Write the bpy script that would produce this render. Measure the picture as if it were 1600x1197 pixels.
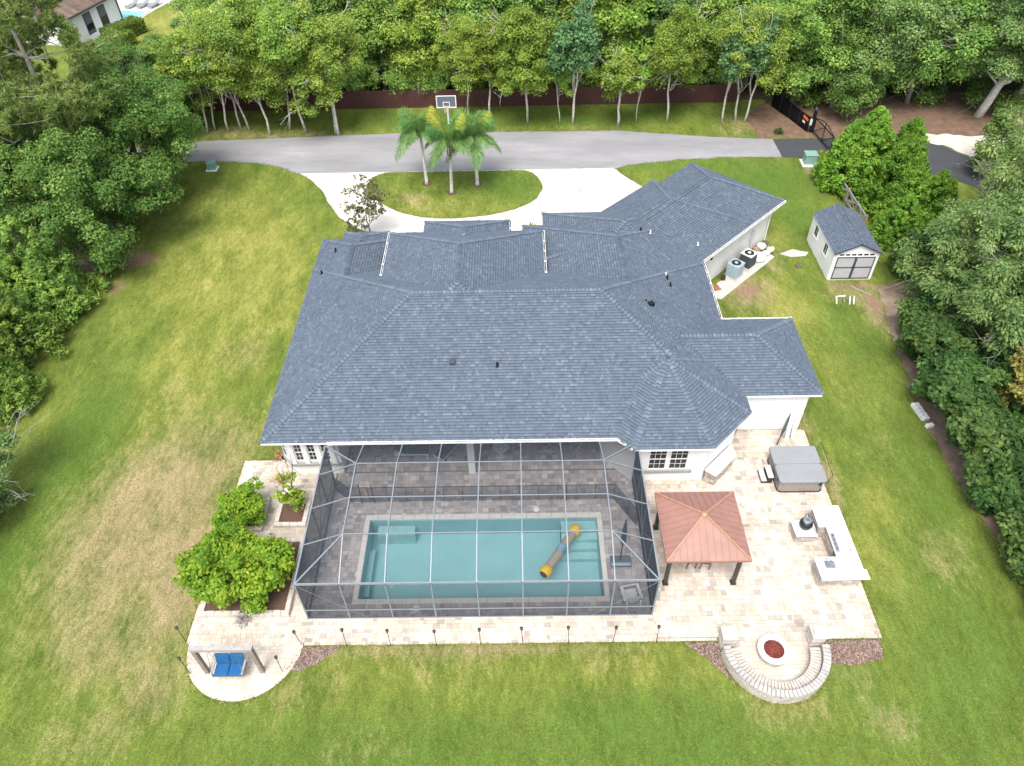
import bpy, bmesh, math, random
import numpy as np
from mathutils import Vector, Matrix
rad = math.radians
random.seed(7)
S = bpy.context.scene
for o in list(bpy.data.objects):
    bpy.data.objects.remove(o)
COL = S.collection

# ------------------------------------------------------------------ camera
cam_d = bpy.data.cameras.new('camera')
cam = bpy.data.objects.new('camera', cam_d)
COL.objects.link(cam)
right = Vector((0.999842, -0.003486, -0.017434))
down = Vector((-0.014862, -0.702093, -0.711930))
fwd = Vector((-0.009758, 0.712077, -0.702034))
mm = Matrix((right, -down, -fwd)).transposed().to_4x4()
mm.translation = (0, 0, 30)
cam.matrix_world = mm
cam_d.sensor_width = 36
cam_d.lens = 36 * 1171.32 / 1600
cam_d.clip_end = 2000
S.camera = cam

# ------------------------------------------------------------------ sky, sun, exposure
SUN_EL, SUN_AZ = 62, 196          # degrees; azimuth clockwise from +Y (north)
W = bpy.data.worlds.new('World'); S.world = W; W.use_nodes = True
wn = W.node_tree.nodes; wl = W.node_tree.links
sky = wn.new('ShaderNodeTexSky'); sky.sky_type = 'NISHITA'; sky.sun_disc = False
sky.sun_elevation = rad(SUN_EL); sky.sun_rotation = rad(SUN_AZ)
sky.air_density = 1.0; sky.dust_density = 3.0; sky.ozone_density = 1.0
hsv = wn.new('ShaderNodeHueSaturation'); hsv.inputs['Saturation'].default_value = .5      # thin bright cloud: a paler sky
wl.new(sky.outputs[0], hsv.inputs['Color']); wl.new(hsv.outputs[0], wn['Background'].inputs[0])
wn['Background'].inputs[1].default_value = 0.15
sun_d = bpy.data.lights.new('sun', 'SUN'); sun_d.energy = 1.4; sun_d.angle = rad(25); sun_d.color = (1.0, 0.95, 0.87)
sun = bpy.data.objects.new('sun', sun_d); COL.objects.link(sun)
sd = Vector((math.sin(rad(SUN_AZ)) * math.cos(rad(SUN_EL)), math.cos(rad(SUN_AZ)) * math.cos(rad(SUN_EL)), math.sin(rad(SUN_EL))))
sun.rotation_euler = (-sd).to_track_quat('-Z', 'Y').to_euler()
sun.location = sd * 60
S.view_settings.view_transform = 'Standard'; S.view_settings.look = 'None'
S.view_settings.exposure = 1.35; S.view_settings.gamma = 1.0
S.render.engine = 'CYCLES'
S.cycles.transparent_max_bounces = 24
S.cycles.max_bounces = 6

# ------------------------------------------------------------------ materials
MATS = {}
def new_mat(name):
    m = bpy.data.materials.new(name); m.use_nodes = True
    nt = m.node_tree; b = nt.nodes['Principled BSDF']
    MATS[name] = m
    return m, nt, b
def N(nt, t, **kw):
    n = nt.nodes.new(t)
    for k, v in kw.items():
        setattr(n, k, v)
    return n
def ramp(nt, stops):
    r = N(nt, 'ShaderNodeValToRGB')
    el = r.color_ramp.elements
    while len(el) < len(stops): el.new(0.5)
    for e, (p, c) in zip(el, stops):
        e.position = p; e.color = (*c, 1)
    return r
def noise(nt, co, scale, detail=3, rough=.55):
    n = N(nt, 'ShaderNodeTexNoise'); n.inputs['Scale'].default_value = scale
    n.inputs['Detail'].default_value = detail; n.inputs['Roughness'].default_value = rough
    nt.links.new(co, n.inputs['Vector'])
    return n
def mixc(nt, a, b, fac, mode='MIX'):
    m = N(nt, 'ShaderNodeMix', data_type='RGBA', blend_type=mode)
    for s, v in ((m.inputs[0], fac), (m.inputs[6], a), (m.inputs[7], b)):
        if hasattr(v, 'is_output'): nt.links.new(v, s)
        elif isinstance(v, tuple): s.default_value = (*v, 1)
        else: s.default_value = v
    return m.outputs[2]
def bump(nt, b, height, strength, dist=.02):
    bp = N(nt, 'ShaderNodeBump'); bp.inputs['Strength'].default_value = strength; bp.inputs['Distance'].default_value = dist
    nt.links.new(height, bp.inputs['Height']); nt.links.new(bp.outputs[0], b.inputs['Normal'])
def geo(nt): return N(nt, 'ShaderNodeNewGeometry')
def plain(name, c, c2=None, scale=3, rough=.6, metal=0, bmp=0, bscale=40, island=0.0, spec=.3):
    m, nt, b = new_mat(name)
    g_ = geo(nt); co = g_.outputs['Position']
    if c2 is None: c2 = tuple(x * .82 for x in c)
    n1 = noise(nt, co, scale, 5, .6)
    r = ramp(nt, [(.33, c2), (.67, c)]); nt.links.new(n1.outputs[0], r.inputs[0])
    col = r.outputs[0]
    if island:
        v = N(nt, 'ShaderNodeMapRange'); v.inputs['To Min'].default_value = 1 - island; v.inputs['To Max'].default_value = 1 + island
        nt.links.new(g_.outputs['Random Per Island'], v.inputs[0])
        h = N(nt, 'ShaderNodeHueSaturation'); nt.links.new(v.outputs[0], h.inputs['Value']); nt.links.new(col, h.inputs['Color'])
        col = h.outputs[0]
    nt.links.new(col, b.inputs['Base Color'])
    b.inputs['Roughness'].default_value = rough; b.inputs['Metallic'].default_value = metal
    b.inputs['Specular IOR Level'].default_value = spec
    if bmp:
        n2 = noise(nt, co, bscale, 4); bump(nt, b, n2.outputs[0], bmp)
    return m

plain('white_wall', (.76, .755, .74), (.70, .695, .68), .8, .8, bmp=.25, bscale=60)
plain('cream_wall', (.75, .735, .70), (.69, .675, .64), .8, .8, bmp=.25, bscale=60)
plain('white_trim', (.78, .78, .77), (.70, .70, .69), 4, .5)
plain('grey_sill', (.30, .31, .30), None, 4, .6)
plain('gutter_dark', (.10, .08, .065), (.04, .035, .03), 14, .9)
plain('window_glass', (.012, .014, .018), (.02, .022, .028), 2, .08, spec=.6)
plain('shed_wall', (.76, .755, .75), (.70, .695, .69), 1.5, .7, bmp=.1)
plain('shed_door', (.42, .42, .44), (.37, .37, .39), 3, .6)
plain('dark_trim', (.07, .075, .085), None, 4, .5)
plain('aluminium', (.20, .225, .25), (.17, .195, .22), 6, .42, metal=.0, spec=.5)
plain('dark_metal', (.035, .030, .028), (.022, .020, .019), 6, .45, spec=.5)
plain('black_metal', (.012, .012, .013), None, 6, .4, spec=.5)
plain('copper', (.285, .150, .118), (.235, .122, .095), 1.3, .5, metal=.0, spec=.5, bmp=.05)
plain('copper_light', (.36, .19, .12), (.30, .155, .10), 3, .42, spec=.5)
plain('wood_grey', (.30, .25, .21), (.17, .14, .12), 9, .8, bmp=.3, bscale=30)
plain('wood_silver', (.36, .33, .325), (.26, .235, .23), 9, .8, bmp=.3, bscale=30)
plain('teak', (.22, .10, .055), (.14, .06, .035), 12, .6)
plain('blue_fabric', (.014, .10, .25), (.010, .08, .21), 8, .9, bmp=.2, bscale=120)
plain('white_plastic', (.72, .74, .75), (.65, .67, .68), 3, .45)
plain('tub_cover', (.235, .245, .25), (.21, .22, .225), 1.6, .55, bmp=.08)
plain('tub_side', (.30, .27, .24), (.25, .225, .20), 6, .6)
plain('step_grey', (.50, .49, .50), None, 5, .6)
plain('counter_white', (.70, .69, .67), (.64, .63, .61), 2, .3, spec=.5)
plain('steel', (.50, .52, .54), (.42, .44, .47), 5, .25, metal=.9)
plain('stone', (.46, .41, .36), (.30, .265, .235), 5, .85, bmp=.5, bscale=18, island=.22)
plain('stone_pale', (.47, .43, .38), (.36, .325, .285), 5, .85, bmp=.4, bscale=18, island=.16)
plain('cap_stone', (.44, .415, .38), (.27, .26, .245), 1.6, .85, bmp=.4, bscale=18, island=.15)
plain('coping', (.62, .59, .54), (.54, .51, .47), 4, .7, island=.06)
plain('concrete', (.64, .615, .57), (.50, .475, .44), .45, .85, bmp=.15, bscale=40)
plain('pad_concrete', (.50, .47, .42), (.38, .35, .31), 2.0, .85, bmp=.2)
plain('joint', (.36, .32, .275), None, 3, .9)
plain('joint_dark', (.20, .19, .18), None, 3, .9)
plain('green_box', (.20, .34, .29), (.16, .28, .24), 5, .5)
plain('fence_brown', (.085, .036, .033), (.070, .030, .027), 1.2, .5)
plain('bark_pale', (.62, .585, .53), (.36, .335, .30), 5, .9, bmp=.5, bscale=20)
plain('bark_brown', (.17, .13, .10), (.08, .062, .05), 5, .9, bmp=.5, bscale=20)
plain('bark_grey', (.34, .31, .28), (.17, .15, .135), 4, .9, bmp=.5, bscale=20)
plain('lava_rock', (.22, .055, .04), (.10, .025, .02), 22, .95, island=.45)
plain('mulch', (.15, .085, .06), (.07, .042, .032), 16, .95, bmp=.9, bscale=45)
plain('mulch_stone', (.36, .27, .23), (.13, .085, .075), 20, .95, bmp=.9, bscale=30, island=.4)
plain('pine_straw', (.185, .120, .080), (.11, .070, .048), 1.6, .95, bmp=.8, bscale=20)
plain('sand', (.60, .55, .48), (.44, .40, .34), 1.2, .95, bmp=.4, bscale=20)
plain('dirt', (.27, .20, .15), (.17, .125, .095), 1.7, .95, bmp=.6, bscale=20)
plain('forest_floor', (.075, .065, .035), (.04, .042, .02), 1.0, .95)
plain('yellow_vinyl', (.72, .45, .02), (.66, .40, .015), 3, .4)
plain('tan_vinyl', (.34, .29, .22), (.29, .25, .19), 3, .45)
plain('print_blue', (.10, .28, .42), None, 6, .45)
plain('umbrella_cloth', (.05, .075, .085), (.035, .055, .065), 8, .9)
plain('umbrella_base', (.11, .135, .165), None, 5, .5)
plain('ac_blue', (.31, .40, .43), (.26, .34, .37), 6, .5)
plain('ac_dark', (.06, .07, .085), None, 20, .5)
plain('ac_top', (.56, .59, .61), None, 6, .5)
plain('rust', (.30, .14, .07), (.18, .08, .04), 8, .8)
plain('orange', (.70, .16, .03), None, 5, .5)
plain('terracotta', (.34, .20, .15), None, 5, .8)
plain('pipe_black', (.008, .008, .009), None, 5, .5)
plain('tile_brown', (.19, .13, .10), (.11, .08, .065), 2.5, .8, island=.25)
plain('pool_shell', (.40, .585, .595), (.355, .535, .545), 1.0, .7)
plain('pool_step', (.46, .64, .64), None, 2, .7)
plain('nb_pool', (.22, .62, .62), None, 1, .3)
plain('pond_water', (.10, .14, .18), None, 1, .15)
plain('dry_plant', (.42, .28, .14), (.30, .19, .09), 9, .9)
plain('skim_white', (.75, .75, .73), None, 5, .5)

def shingle(name, lo, mid, hi):
    m, nt, b = new_mat(name)
    g_ = geo(nt)
    r = ramp(nt, [(0, lo), (.45, mid), (.82, mid), (1, hi)])
    nt.links.new(g_.outputs['Random Per Island'], r.inputs[0])
    n1 = noise(nt, g_.outputs['Position'], .35, 3)
    n2 = noise(nt, g_.outputs['Position'], 35, 3, .7)
    a = mixc(nt, (.86, .86, .88), (1.12, 1.12, 1.1), n1.outputs[0])
    c = mixc(nt, r.outputs[0], a, 1.0, 'MULTIPLY')
    a2 = mixc(nt, (.65, .65, .65), (1.35, 1.35, 1.35), n2.outputs[0])
    c = mixc(nt, c, a2, 1.0, 'MULTIPLY')
    nt.links.new(c, b.inputs['Base Color'])
    b.inputs['Roughness'].default_value = .85; b.inputs['Specular IOR Level'].default_value = .25
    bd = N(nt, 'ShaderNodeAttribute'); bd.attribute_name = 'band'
    br = ramp(nt, [(.0, (1.1, 1.1, 1.1)), (.52, (1.04, 1.04, 1.04)), (.76, (.68, .68, .70)), (1, (.60, .60, .62))]); nt.links.new(bd.outputs['Fac'], br.inputs[0])  # printed dark band, used to paint the course shadow lines into the colour
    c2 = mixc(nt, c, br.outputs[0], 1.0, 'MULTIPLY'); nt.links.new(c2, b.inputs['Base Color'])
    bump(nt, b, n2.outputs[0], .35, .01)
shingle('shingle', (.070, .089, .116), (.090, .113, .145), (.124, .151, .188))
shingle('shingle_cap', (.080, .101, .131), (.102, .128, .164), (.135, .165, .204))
plain('roof_base', (.05, .065, .085), None, 3, .9)

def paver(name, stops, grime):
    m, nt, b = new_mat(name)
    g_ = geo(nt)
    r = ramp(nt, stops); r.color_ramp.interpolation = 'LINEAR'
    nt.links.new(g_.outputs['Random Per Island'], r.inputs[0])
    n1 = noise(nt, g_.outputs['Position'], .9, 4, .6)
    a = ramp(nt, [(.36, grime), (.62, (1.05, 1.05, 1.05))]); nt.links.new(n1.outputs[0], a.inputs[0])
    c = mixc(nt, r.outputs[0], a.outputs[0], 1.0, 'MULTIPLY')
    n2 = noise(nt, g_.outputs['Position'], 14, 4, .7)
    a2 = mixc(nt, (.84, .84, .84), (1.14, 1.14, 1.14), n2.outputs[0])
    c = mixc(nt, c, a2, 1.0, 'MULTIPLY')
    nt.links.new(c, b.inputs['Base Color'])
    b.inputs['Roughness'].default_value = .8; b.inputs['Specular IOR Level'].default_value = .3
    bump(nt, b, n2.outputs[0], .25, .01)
paver('paver_pale', [(0, (.33, .30, .27)), (.12, (.45, .395, .335)), (.4, (.54, .49, .42)), (.7, (.51, .435, .36)), (1, (.585, .54, .475))], (.80, .77, .74))
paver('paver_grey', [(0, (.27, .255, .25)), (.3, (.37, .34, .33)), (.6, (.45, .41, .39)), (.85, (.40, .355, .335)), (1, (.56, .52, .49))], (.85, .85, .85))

def grass(name):
    m, nt, b = new_mat(name)
    g_ = geo(nt); co = g_.outputs['Position']
    def att(n):
        a = N(nt, 'ShaderNodeAttribute'); a.attribute_name = n; return a.outputs['Fac']
    def add(a, k, off=0.0):
        mth = N(nt, 'ShaderNodeMath', operation='MULTIPLY_ADD'); nt.links.new(a, mth.inputs[0]); mth.inputs[1].default_value = k
        if hasattr(off, 'is_output'): nt.links.new(off, mth.inputs[2])
        else: mth.inputs[2].default_value = off
        return mth.outputs[0]
    mp = N(nt, 'ShaderNodeMapping'); mp.inputs['Rotation'].default_value = (0, 0, rad(35)); mp.inputs['Scale'].default_value = (1.0, .42, 1)
    nt.links.new(co, mp.inputs[0])
    big = noise(nt, co, .16, 4, .6); med = noise(nt, mp.outputs[0], .8, 5, .65); fin = noise(nt, mp.outputs[0], 4.5, 5, .75); tiny = noise(nt, co, 20, 3, .8)
    # green <-> yellow green
    v = add(big.outputs[0], .9, add(med.outputs[0], .9, add(fin.outputs[0], .5, add(att('yellow'), .5, -.92))))
    r = ramp(nt, [(.0, (.088, .136, .025)), (.40, (.146, .180, .036)), (.68, (.208, .222, .054)), (1, (.280, .262, .086))])
    nt.links.new(v, r.inputs[0])
    # deep green
    lr = N(nt, 'ShaderNodeMath', operation='MULTIPLY'); nt.links.new(att('lush'), lr.inputs[0]); nt.links.new(add(med.outputs[0], 1.9, -.15), lr.inputs[1]); lr.use_clamp = True
    c = mixc(nt, r.outputs[0], (.078, .140, .024), lr.outputs[0])
    # straw, broken up at every scale
    d = add(med.outputs[0], 1.5, add(big.outputs[0], .5, add(fin.outputs[0], 1.5, add(att('dry'), 1.15, -2.12))))
    dr = ramp(nt, [(.0, (0, 0, 0)), (1, (.9, .9, .9))]); nt.links.new(d, dr.inputs[0])
    sr = ramp(nt, [(.3, (.195, .160, .085)), (.7, (.335, .270, .155))]); nt.links.new(tiny.outputs[0], sr.inputs[0])
    c = mixc(nt, c, sr.outputs[0], dr.outputs[0])
    # bare soil
    s = add(med.outputs[0], 1.0, add(fin.outputs[0], .8, add(att('soil'), 1.6, -1.55)))
    so = ramp(nt, [(.1, (0, 0, 0)), (.6, (1, 1, 1))]); nt.links.new(s, so.inputs[0])
    c = mixc(nt, c, (.22, .15, .105), so.outputs[0])
    t1r = ramp(nt, [(.30, (.78, .80, .75)), (.70, (1.22, 1.20, 1.22))]); nt.links.new(fin.outputs[0], t1r.inputs[0])
    c = mixc(nt, c, t1r.outputs[0], 1.0, 'MULTIPLY')
    grn = noise(nt, co, 9.5, 6, .82); gr = ramp(nt, [(.36, (.70, .72, .66)), (.64, (1.32, 1.28, 1.30))]); nt.links.new(grn.outputs[0], gr.inputs[0])
    c = mixc(nt, c, gr.outputs[0], 1.0, 'MULTIPLY')
    t3r = ramp(nt, [(.32, (.82, .84, .80)), (.68, (1.16, 1.14, 1.16))]); nt.links.new(med.outputs[0], t3r.inputs[0])
    c = mixc(nt, c, t3r.outputs[0], 1.0, 'MULTIPLY')
    t2r = ramp(nt, [(.25, (.55, .58, .5)), (.75, (1.5, 1.45, 1.5))]); nt.links.new(tiny.outputs[0], t2r.inputs[0])
    c = mixc(nt, c, t2r.outputs[0], 1.0, 'MULTIPLY')
    nt.links.new(c, b.inputs['Base Color'])
    b.inputs['Roughness'].default_value = .95; b.inputs['Specular IOR Level'].default_value = .1
    hgt = add(fin.outputs[0], .6, tiny.outputs[0])
    bump(nt, b, hgt, .8, .06)
grass('grass')

def asphalt(name, a, bcol, patch):
    m, nt, b = new_mat(name)
    g_ = geo(nt); co = g_.outputs['Position']
    mp = N(nt, 'ShaderNodeMapping'); mp.inputs['Scale'].default_value = (.35, 1.2, 1); nt.links.new(co, mp.inputs[0])
    n1 = noise(nt, mp.outputs[0], .35, 5, .65); n2 = noise(nt, co, 30, 3, .8); n3 = noise(nt, mp.outputs[0], 1.6, 5, .7)
    r = ramp(nt, [(.3, a), (.62, bcol), (.78, patch)]); nt.links.new(n1.outputs[0], r.inputs[0])
    c = mixc(nt, r.outputs[0], mixc(nt, (.75, .75, .75), (1.25, 1.25, 1.25), n2.outputs[0]), 1.0, 'MULTIPLY')
    c = mixc(nt, c, mixc(nt, (.85, .85, .85), (1.15, 1.15, 1.15), n3.outputs[0]), 1.0, 'MULTIPLY')
    nt.links.new(c, b.inputs['Base Color']); b.inputs['Roughness'].default_value = .9
    bump(nt, b, n2.outputs[0], .4, .01)
asphalt('asphalt_grey', (.19, .188, .195), (.26, .257, .265), (.36, .35, .35))
asphalt('asphalt_dark', (.035, .037, .045), (.05, .052, .06), (.075, .078, .088))

def leafmat(name, dark, mid, light, trans=.36, warm=None):
    m, nt, b = new_mat(name)
    out = nt.nodes['Material Output']; nt.nodes.remove(b)
    g_ = geo(nt); oi = N(nt, 'ShaderNodeObjectInfo')
    tc = N(nt, 'ShaderNodeTexCoord')
    n1 = noise(nt, tc.outputs['Object'], .55, 3, .6)
    ad = N(nt, 'ShaderNodeMath', operation='MULTIPLY_ADD'); nt.links.new(g_.outputs['Random Per Island'], ad.inputs[0]); ad.inputs[1].default_value = .55
    ad2 = N(nt, 'ShaderNodeMath', operation='MULTIPLY_ADD'); nt.links.new(n1.outputs[0], ad2.inputs[0]); ad2.inputs[1].default_value = 1.3; ad2.inputs[2].default_value = -.42
    nt.links.new(ad2.outputs[0], ad.inputs[2])
    r = ramp(nt, [(.08, dark), (.5, mid), (.92, light)]); nt.links.new(ad.outputs[0], r.inputs[0])
    hs = N(nt, 'ShaderNodeHueSaturation')
    mr = N(nt, 'ShaderNodeMapRange'); mr.inputs['To Min'].default_value = .482; mr.inputs['To Max'].default_value = .508
    nt.links.new(oi.outputs['Random'], mr.inputs[0]); nt.links.new(mr.outputs[0], hs.inputs['Hue'])
    mv = N(nt, 'ShaderNodeMapRange'); mv.inputs['To Min'].default_value = .86; mv.inputs['To Max'].default_value = 1.12
    wn_ = N(nt, 'ShaderNodeTexWhiteNoise', noise_dimensions='1D'); nt.links.new(oi.outputs['Random'], wn_.inputs['W'])
    nt.links.new(wn_.outputs[0], mv.inputs[0]); nt.links.new(mv.outputs[0], hs.inputs['Value'])
    nt.links.new(r.outputs[0], hs.inputs['Color'])
    col = hs.outputs[0]
    di = N(nt, 'ShaderNodeBsdfPrincipled'); di.inputs['Roughness'].default_value = .62; di.inputs['Specular IOR Level'].default_value = .22
    tr = N(nt, 'ShaderNodeBsdfTranslucent')
    mx = N(nt, 'ShaderNodeMixShader'); mx.inputs[0].default_value = trans
    nt.links.new(col, di.inputs['Base Color']); nt.links.new(col, tr.inputs[0])
    nt.links.new(di.outputs[0], mx.inputs[1]); nt.links.new(tr.outputs[0], mx.inputs[2]); nt.links.new(mx.outputs[0], out.inputs[0])
leafmat('leaf_row', (0.129, 0.261, 0.047), (0.226, 0.356, 0.059), (0.461, 0.552, 0.097))
leafmat('leaf_row_yellow', (0.077, 0.159, 0.021), (0.179, 0.278, 0.040), (0.328, 0.408, 0.074))
leafmat('leaf_forest', (0.105, 0.243, 0.057), (0.184, 0.335, 0.067), (0.392, 0.541, 0.108))
leafmat('leaf_blue', (0.051, 0.122, 0.048), (0.109, 0.217, 0.080), (0.199, 0.331, 0.119))
leafmat('leaf_oak', (0.054, 0.143, 0.029), (0.101, 0.206, 0.041), (0.233, 0.348, 0.073))
leafmat('leaf_greyoak', (0.077, 0.165, 0.050), (0.154, 0.254, 0.074), (0.325, 0.434, 0.142))
leafmat('leaf_cedar', (0.082, 0.194, 0.039), (0.172, 0.300, 0.055), (0.377, 0.486, 0.088))
leafmat('leaf_cedar_bright', (0.057, 0.150, 0.019), (0.143, 0.302, 0.032), (0.274, 0.444, 0.054))
leafmat('leaf_pine', (0.075, 0.135, 0.030), (0.190, 0.270, 0.065), (0.340, 0.400, 0.120))
leafmat('leaf_hedge', (0.018, 0.055, 0.013), (0.055, 0.118, 0.026), (0.144, 0.215, 0.050))
leafmat('leaf_citrus', (0.073, 0.177, 0.013), (0.186, 0.313, 0.021), (0.415, 0.472, 0.048))
leafmat('leaf_box', (0.046, 0.113, 0.018), (0.121, 0.227, 0.034), (0.242, 0.340, 0.053))
leafmat('leaf_palm', (0.070, 0.179, 0.053), (0.150, 0.313, 0.088), (0.299, 0.464, 0.124))
leafmat('leaf_palm_yellow', (0.194, 0.281, 0.044), (0.369, 0.439, 0.070), (0.597, 0.580, 0.105))
leafmat('leaf_magnolia', (0.076, 0.087, 0.038), (0.159, 0.167, 0.068), (0.258, 0.250, 0.106))
leafmat('grass_blade', (.085, .130, .022), (.165, .195, .036), (.330, .290, .110), .3)
leafmat('leaf_olive', (0.129, 0.136, 0.030), (0.250, 0.242, 0.057), (0.393, 0.348, 0.091))

# screen mesh: fine black weave, part of the light passes
def screen(name, c, fac):
    m, nt, b = new_mat(name)
    out = nt.nodes['Material Output']; nt.nodes.remove(b)
    d = N(nt, 'ShaderNodeBsdfDiffuse'); d.inputs[0].default_value = (*c, 1)
    t = N(nt, 'ShaderNodeBsdfTransparent')
    mx = N(nt, 'ShaderNodeMixShader')
    # a woven mesh closes up for rays that cross it at a slant: open share ** (1 / cos)
    g_ = geo(nt); dt = N(nt, 'ShaderNodeVectorMath', operation='DOT_PRODUCT'); nt.links.new(g_.outputs['Normal'], dt.inputs[0]); nt.links.new(g_.outputs['Incoming'], dt.inputs[1])
    ab = N(nt, 'ShaderNodeMath', operation='ABSOLUTE'); nt.links.new(dt.outputs['Value'], ab.inputs[0])
    mxx = N(nt, 'ShaderNodeMath', operation='MAXIMUM'); nt.links.new(ab.outputs[0], mxx.inputs[0]); mxx.inputs[1].default_value = .06
    iv = N(nt, 'ShaderNodeMath', operation='DIVIDE'); iv.inputs[0].default_value = 1; nt.links.new(mxx.outputs[0], iv.inputs[1])
    pw = N(nt, 'ShaderNodeMath', operation='POWER'); pw.inputs[0].default_value = 1 - fac; nt.links.new(iv.outputs[0], pw.inputs[1])
    om = N(nt, 'ShaderNodeMath', operation='SUBTRACT'); om.inputs[0].default_value = 1; nt.links.new(pw.outputs[0], om.inputs[1]); nt.links.new(om.outputs[0], mx.inputs[0])
    nt.links.new(t.outputs[0], mx.inputs[1]); nt.links.new(d.outputs[0], mx.inputs[2]); nt.links.new(mx.outputs[0], out.inputs[0])
screen('screen', (.036, .044, .056), .33)
screen('pool_fence_mesh', (.05, .055, .065), .24)
screen('black_mesh', (.008, .008, .009), .85)
def water(name):
    m, nt, b = new_mat(name)
    out = nt.nodes['Material Output']; nt.nodes.remove(b)
    t = N(nt, 'ShaderNodeBsdfTransparent'); t.inputs[0].default_value = (.80, .935, .95, 1)
    gl = N(nt, 'ShaderNodeBsdfGlossy'); gl.inputs['Roughness'].default_value = .04
    fr = N(nt, 'ShaderNodeFresnel'); fr.inputs[0].default_value = 1.33
    g_ = geo(nt); n1 = noise(nt, g_.outputs['Position'], 3.0, 3)
    bp = N(nt, 'ShaderNodeBump'); bp.inputs['Strength'].default_value = .3; bp.inputs['Distance'].default_value = .03
    nt.links.new(n1.outputs[0], bp.inputs['Height']); nt.links.new(bp.outputs[0], gl.inputs['Normal']); nt.links.new(bp.outputs[0], fr.inputs['Normal'])
    mx = N(nt, 'ShaderNodeMixShader')
    nt.links.new(fr.outputs[0], mx.inputs[0]); nt.links.new(t.outputs[0], mx.inputs[1]); nt.links.new(gl.outputs[0], mx.inputs[2]); nt.links.new(mx.outputs[0], out.inputs[0])
water('water')

# ------------------------------------------------------------------ helpers
class MB:
    def __init__(s): s.v = []; s.f = []
    def add(s, vs, fs):
        k = len(s.v); s.v += [tuple(map(float, v)) for v in vs]; s.f += [tuple(i + k for i in f) for f in fs]; return s
    def box(s, x0, x1, y0, y1, z0, z1, rz=0, c=None):
        vs = [(x, y, z) for z in (z0, z1) for (x, y) in ((x0, y0), (x1, y0), (x1, y1), (x0, y1))]
        if rz:
            if c is None: c = ((x0 + x1) / 2, (y0 + y1) / 2)
            ca, sa = math.cos(rz), math.sin(rz)
            vs = [(c[0] + (x - c[0]) * ca - (y - c[1]) * sa, c[1] + (x - c[0]) * sa + (y - c[1]) * ca, z) for x, y, z in vs]
        return s.add(vs, [(3, 2, 1, 0), (4, 5, 6, 7), (0, 1, 5, 4), (1, 2, 6, 5), (2, 3, 7, 6), (3, 0, 4, 7)])
    def prism(s, poly, z0, z1, bottom=True):
        n = len(poly)
        vs = [(x, y, z0) for x, y in poly] + [(x, y, z1) for x, y in poly]
        fs = [tuple(range(n, 2 * n))] + [(i, (i + 1) % n, n + (i + 1) % n, n + i) for i in range(n)]
        if bottom: fs.append(tuple(range(n - 1, -1, -1)))
        return s.add(vs, fs)
    def sheet(s, poly, z):
        return s.add([(x, y, z) for x, y in poly], [tuple(range(len(poly)))])
    def tube(s, pts, rs, n=8, cap=True):
        pts = [Vector(p) for p in pts]
        if not hasattr(rs, '__len__'): rs = [rs] * len(pts)
        vs = []; fs = []
        for i, p in enumerate(pts):
            d = (pts[min(i + 1, len(pts) - 1)] - pts[max(i - 1, 0)]).normalized()
            a = d.cross(Vector((0, 0, 1)) if abs(d.z) < .9 else Vector((1, 0, 0))).normalized(); b = d.cross(a)
            for k in range(n):
                t = 2 * math.pi * k / n
                vs.append(p + (a * math.cos(t) + b * math.sin(t)) * rs[i])
        for i in range(len(pts) - 1):
            for k in range(n):
                fs.append((i * n + k, i * n + (k + 1) % n, (i + 1) * n + (k + 1) % n, (i + 1) * n + k))
        if cap:
            fs.append(tuple(range(n - 1, -1, -1))); fs.append(tuple(range((len(pts) - 1) * n, len(pts) * n)))
        return s.add(vs, fs)
    def bar(s, a, b, w, h):
        a = Vector(a); b = Vector(b); d = (b - a).normalized()
        u = d.cross(Vector((0, 0, 1)))
        u = u.normalized() if u.length > 1e-4 else Vector((1, 0, 0))
        t = u.cross(d)
        vs = []
        for p in (a, b):
            for i, j in ((-1, -1), (1, -1), (1, 1), (-1, 1)):
                vs.append(p + u * (i * w / 2) + t * (j * h / 2))
        return s.add(vs, [(3, 2, 1, 0), (4, 5, 6, 7), (0, 1, 5, 4), (1, 2, 6, 5), (2, 3, 7, 6), (3, 0, 4, 7)])
    def lathe(s, prof, c=(0, 0, 0), n=16):
        vs = []; fs = []
        for r, z in prof:
            for k in range(n):
                t = 2 * math.pi * k / n
                vs.append((c[0] + r * math.cos(t), c[1] + r * math.sin(t), c[2] + z))
        for i in range(len(prof) - 1):
            for k in range(n):
                fs.append((i * n + k, i * n + (k + 1) % n, (i + 1) * n + (k + 1) % n, (i + 1) * n + k))
        fs.append(tuple(range(n - 1, -1, -1))); fs.append(tuple(range((len(prof) - 1) * n, len(prof) * n)))
        return s.add(vs, fs)
    def mesh(s, name):
        me = bpy.data.meshes.new(name); me.from_pydata(s.v, [], s.f); me.update()
        if getattr(s, 'band', None):
            at = me.attributes.new('band', 'FLOAT', 'POINT'); at.data.foreach_set('value', s.band)
        return me
def obj(name, mb, mat, parent=None, smooth=False, bevel=0, seg=2):
    me = mb if isinstance(mb, bpy.types.Mesh) else mb.mesh(name)
    if mat and not me.materials: me.materials.append(MATS[mat])
    o = bpy.data.objects.new(name, me); COL.objects.link(o)
    if parent: o.parent = parent
    if smooth: me.polygons.foreach_set('use_smooth', [True] * len(me.polygons))
    if bevel:
        m = o.modifiers.new('bevel', 'BEVEL'); m.width = bevel; m.segments = seg; m.limit_method = 'ANGLE'; m.angle_limit = rad(40)
    return o
def tag(o, label, cat=None, group=None):
    o['label'] = label
    if cat: o['category'] = cat
    if group: o['group'] = group
    return o
def thing(name, label, cat, loc=(0, 0, 0), rz=0, group=None):
    o = bpy.data.objects.new(name, None); COL.objects.link(o); o.location = loc; o.rotation_euler = (0, 0, rz)
    o.empty_display_size = .3
    return tag(o, label, cat, group)
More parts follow.
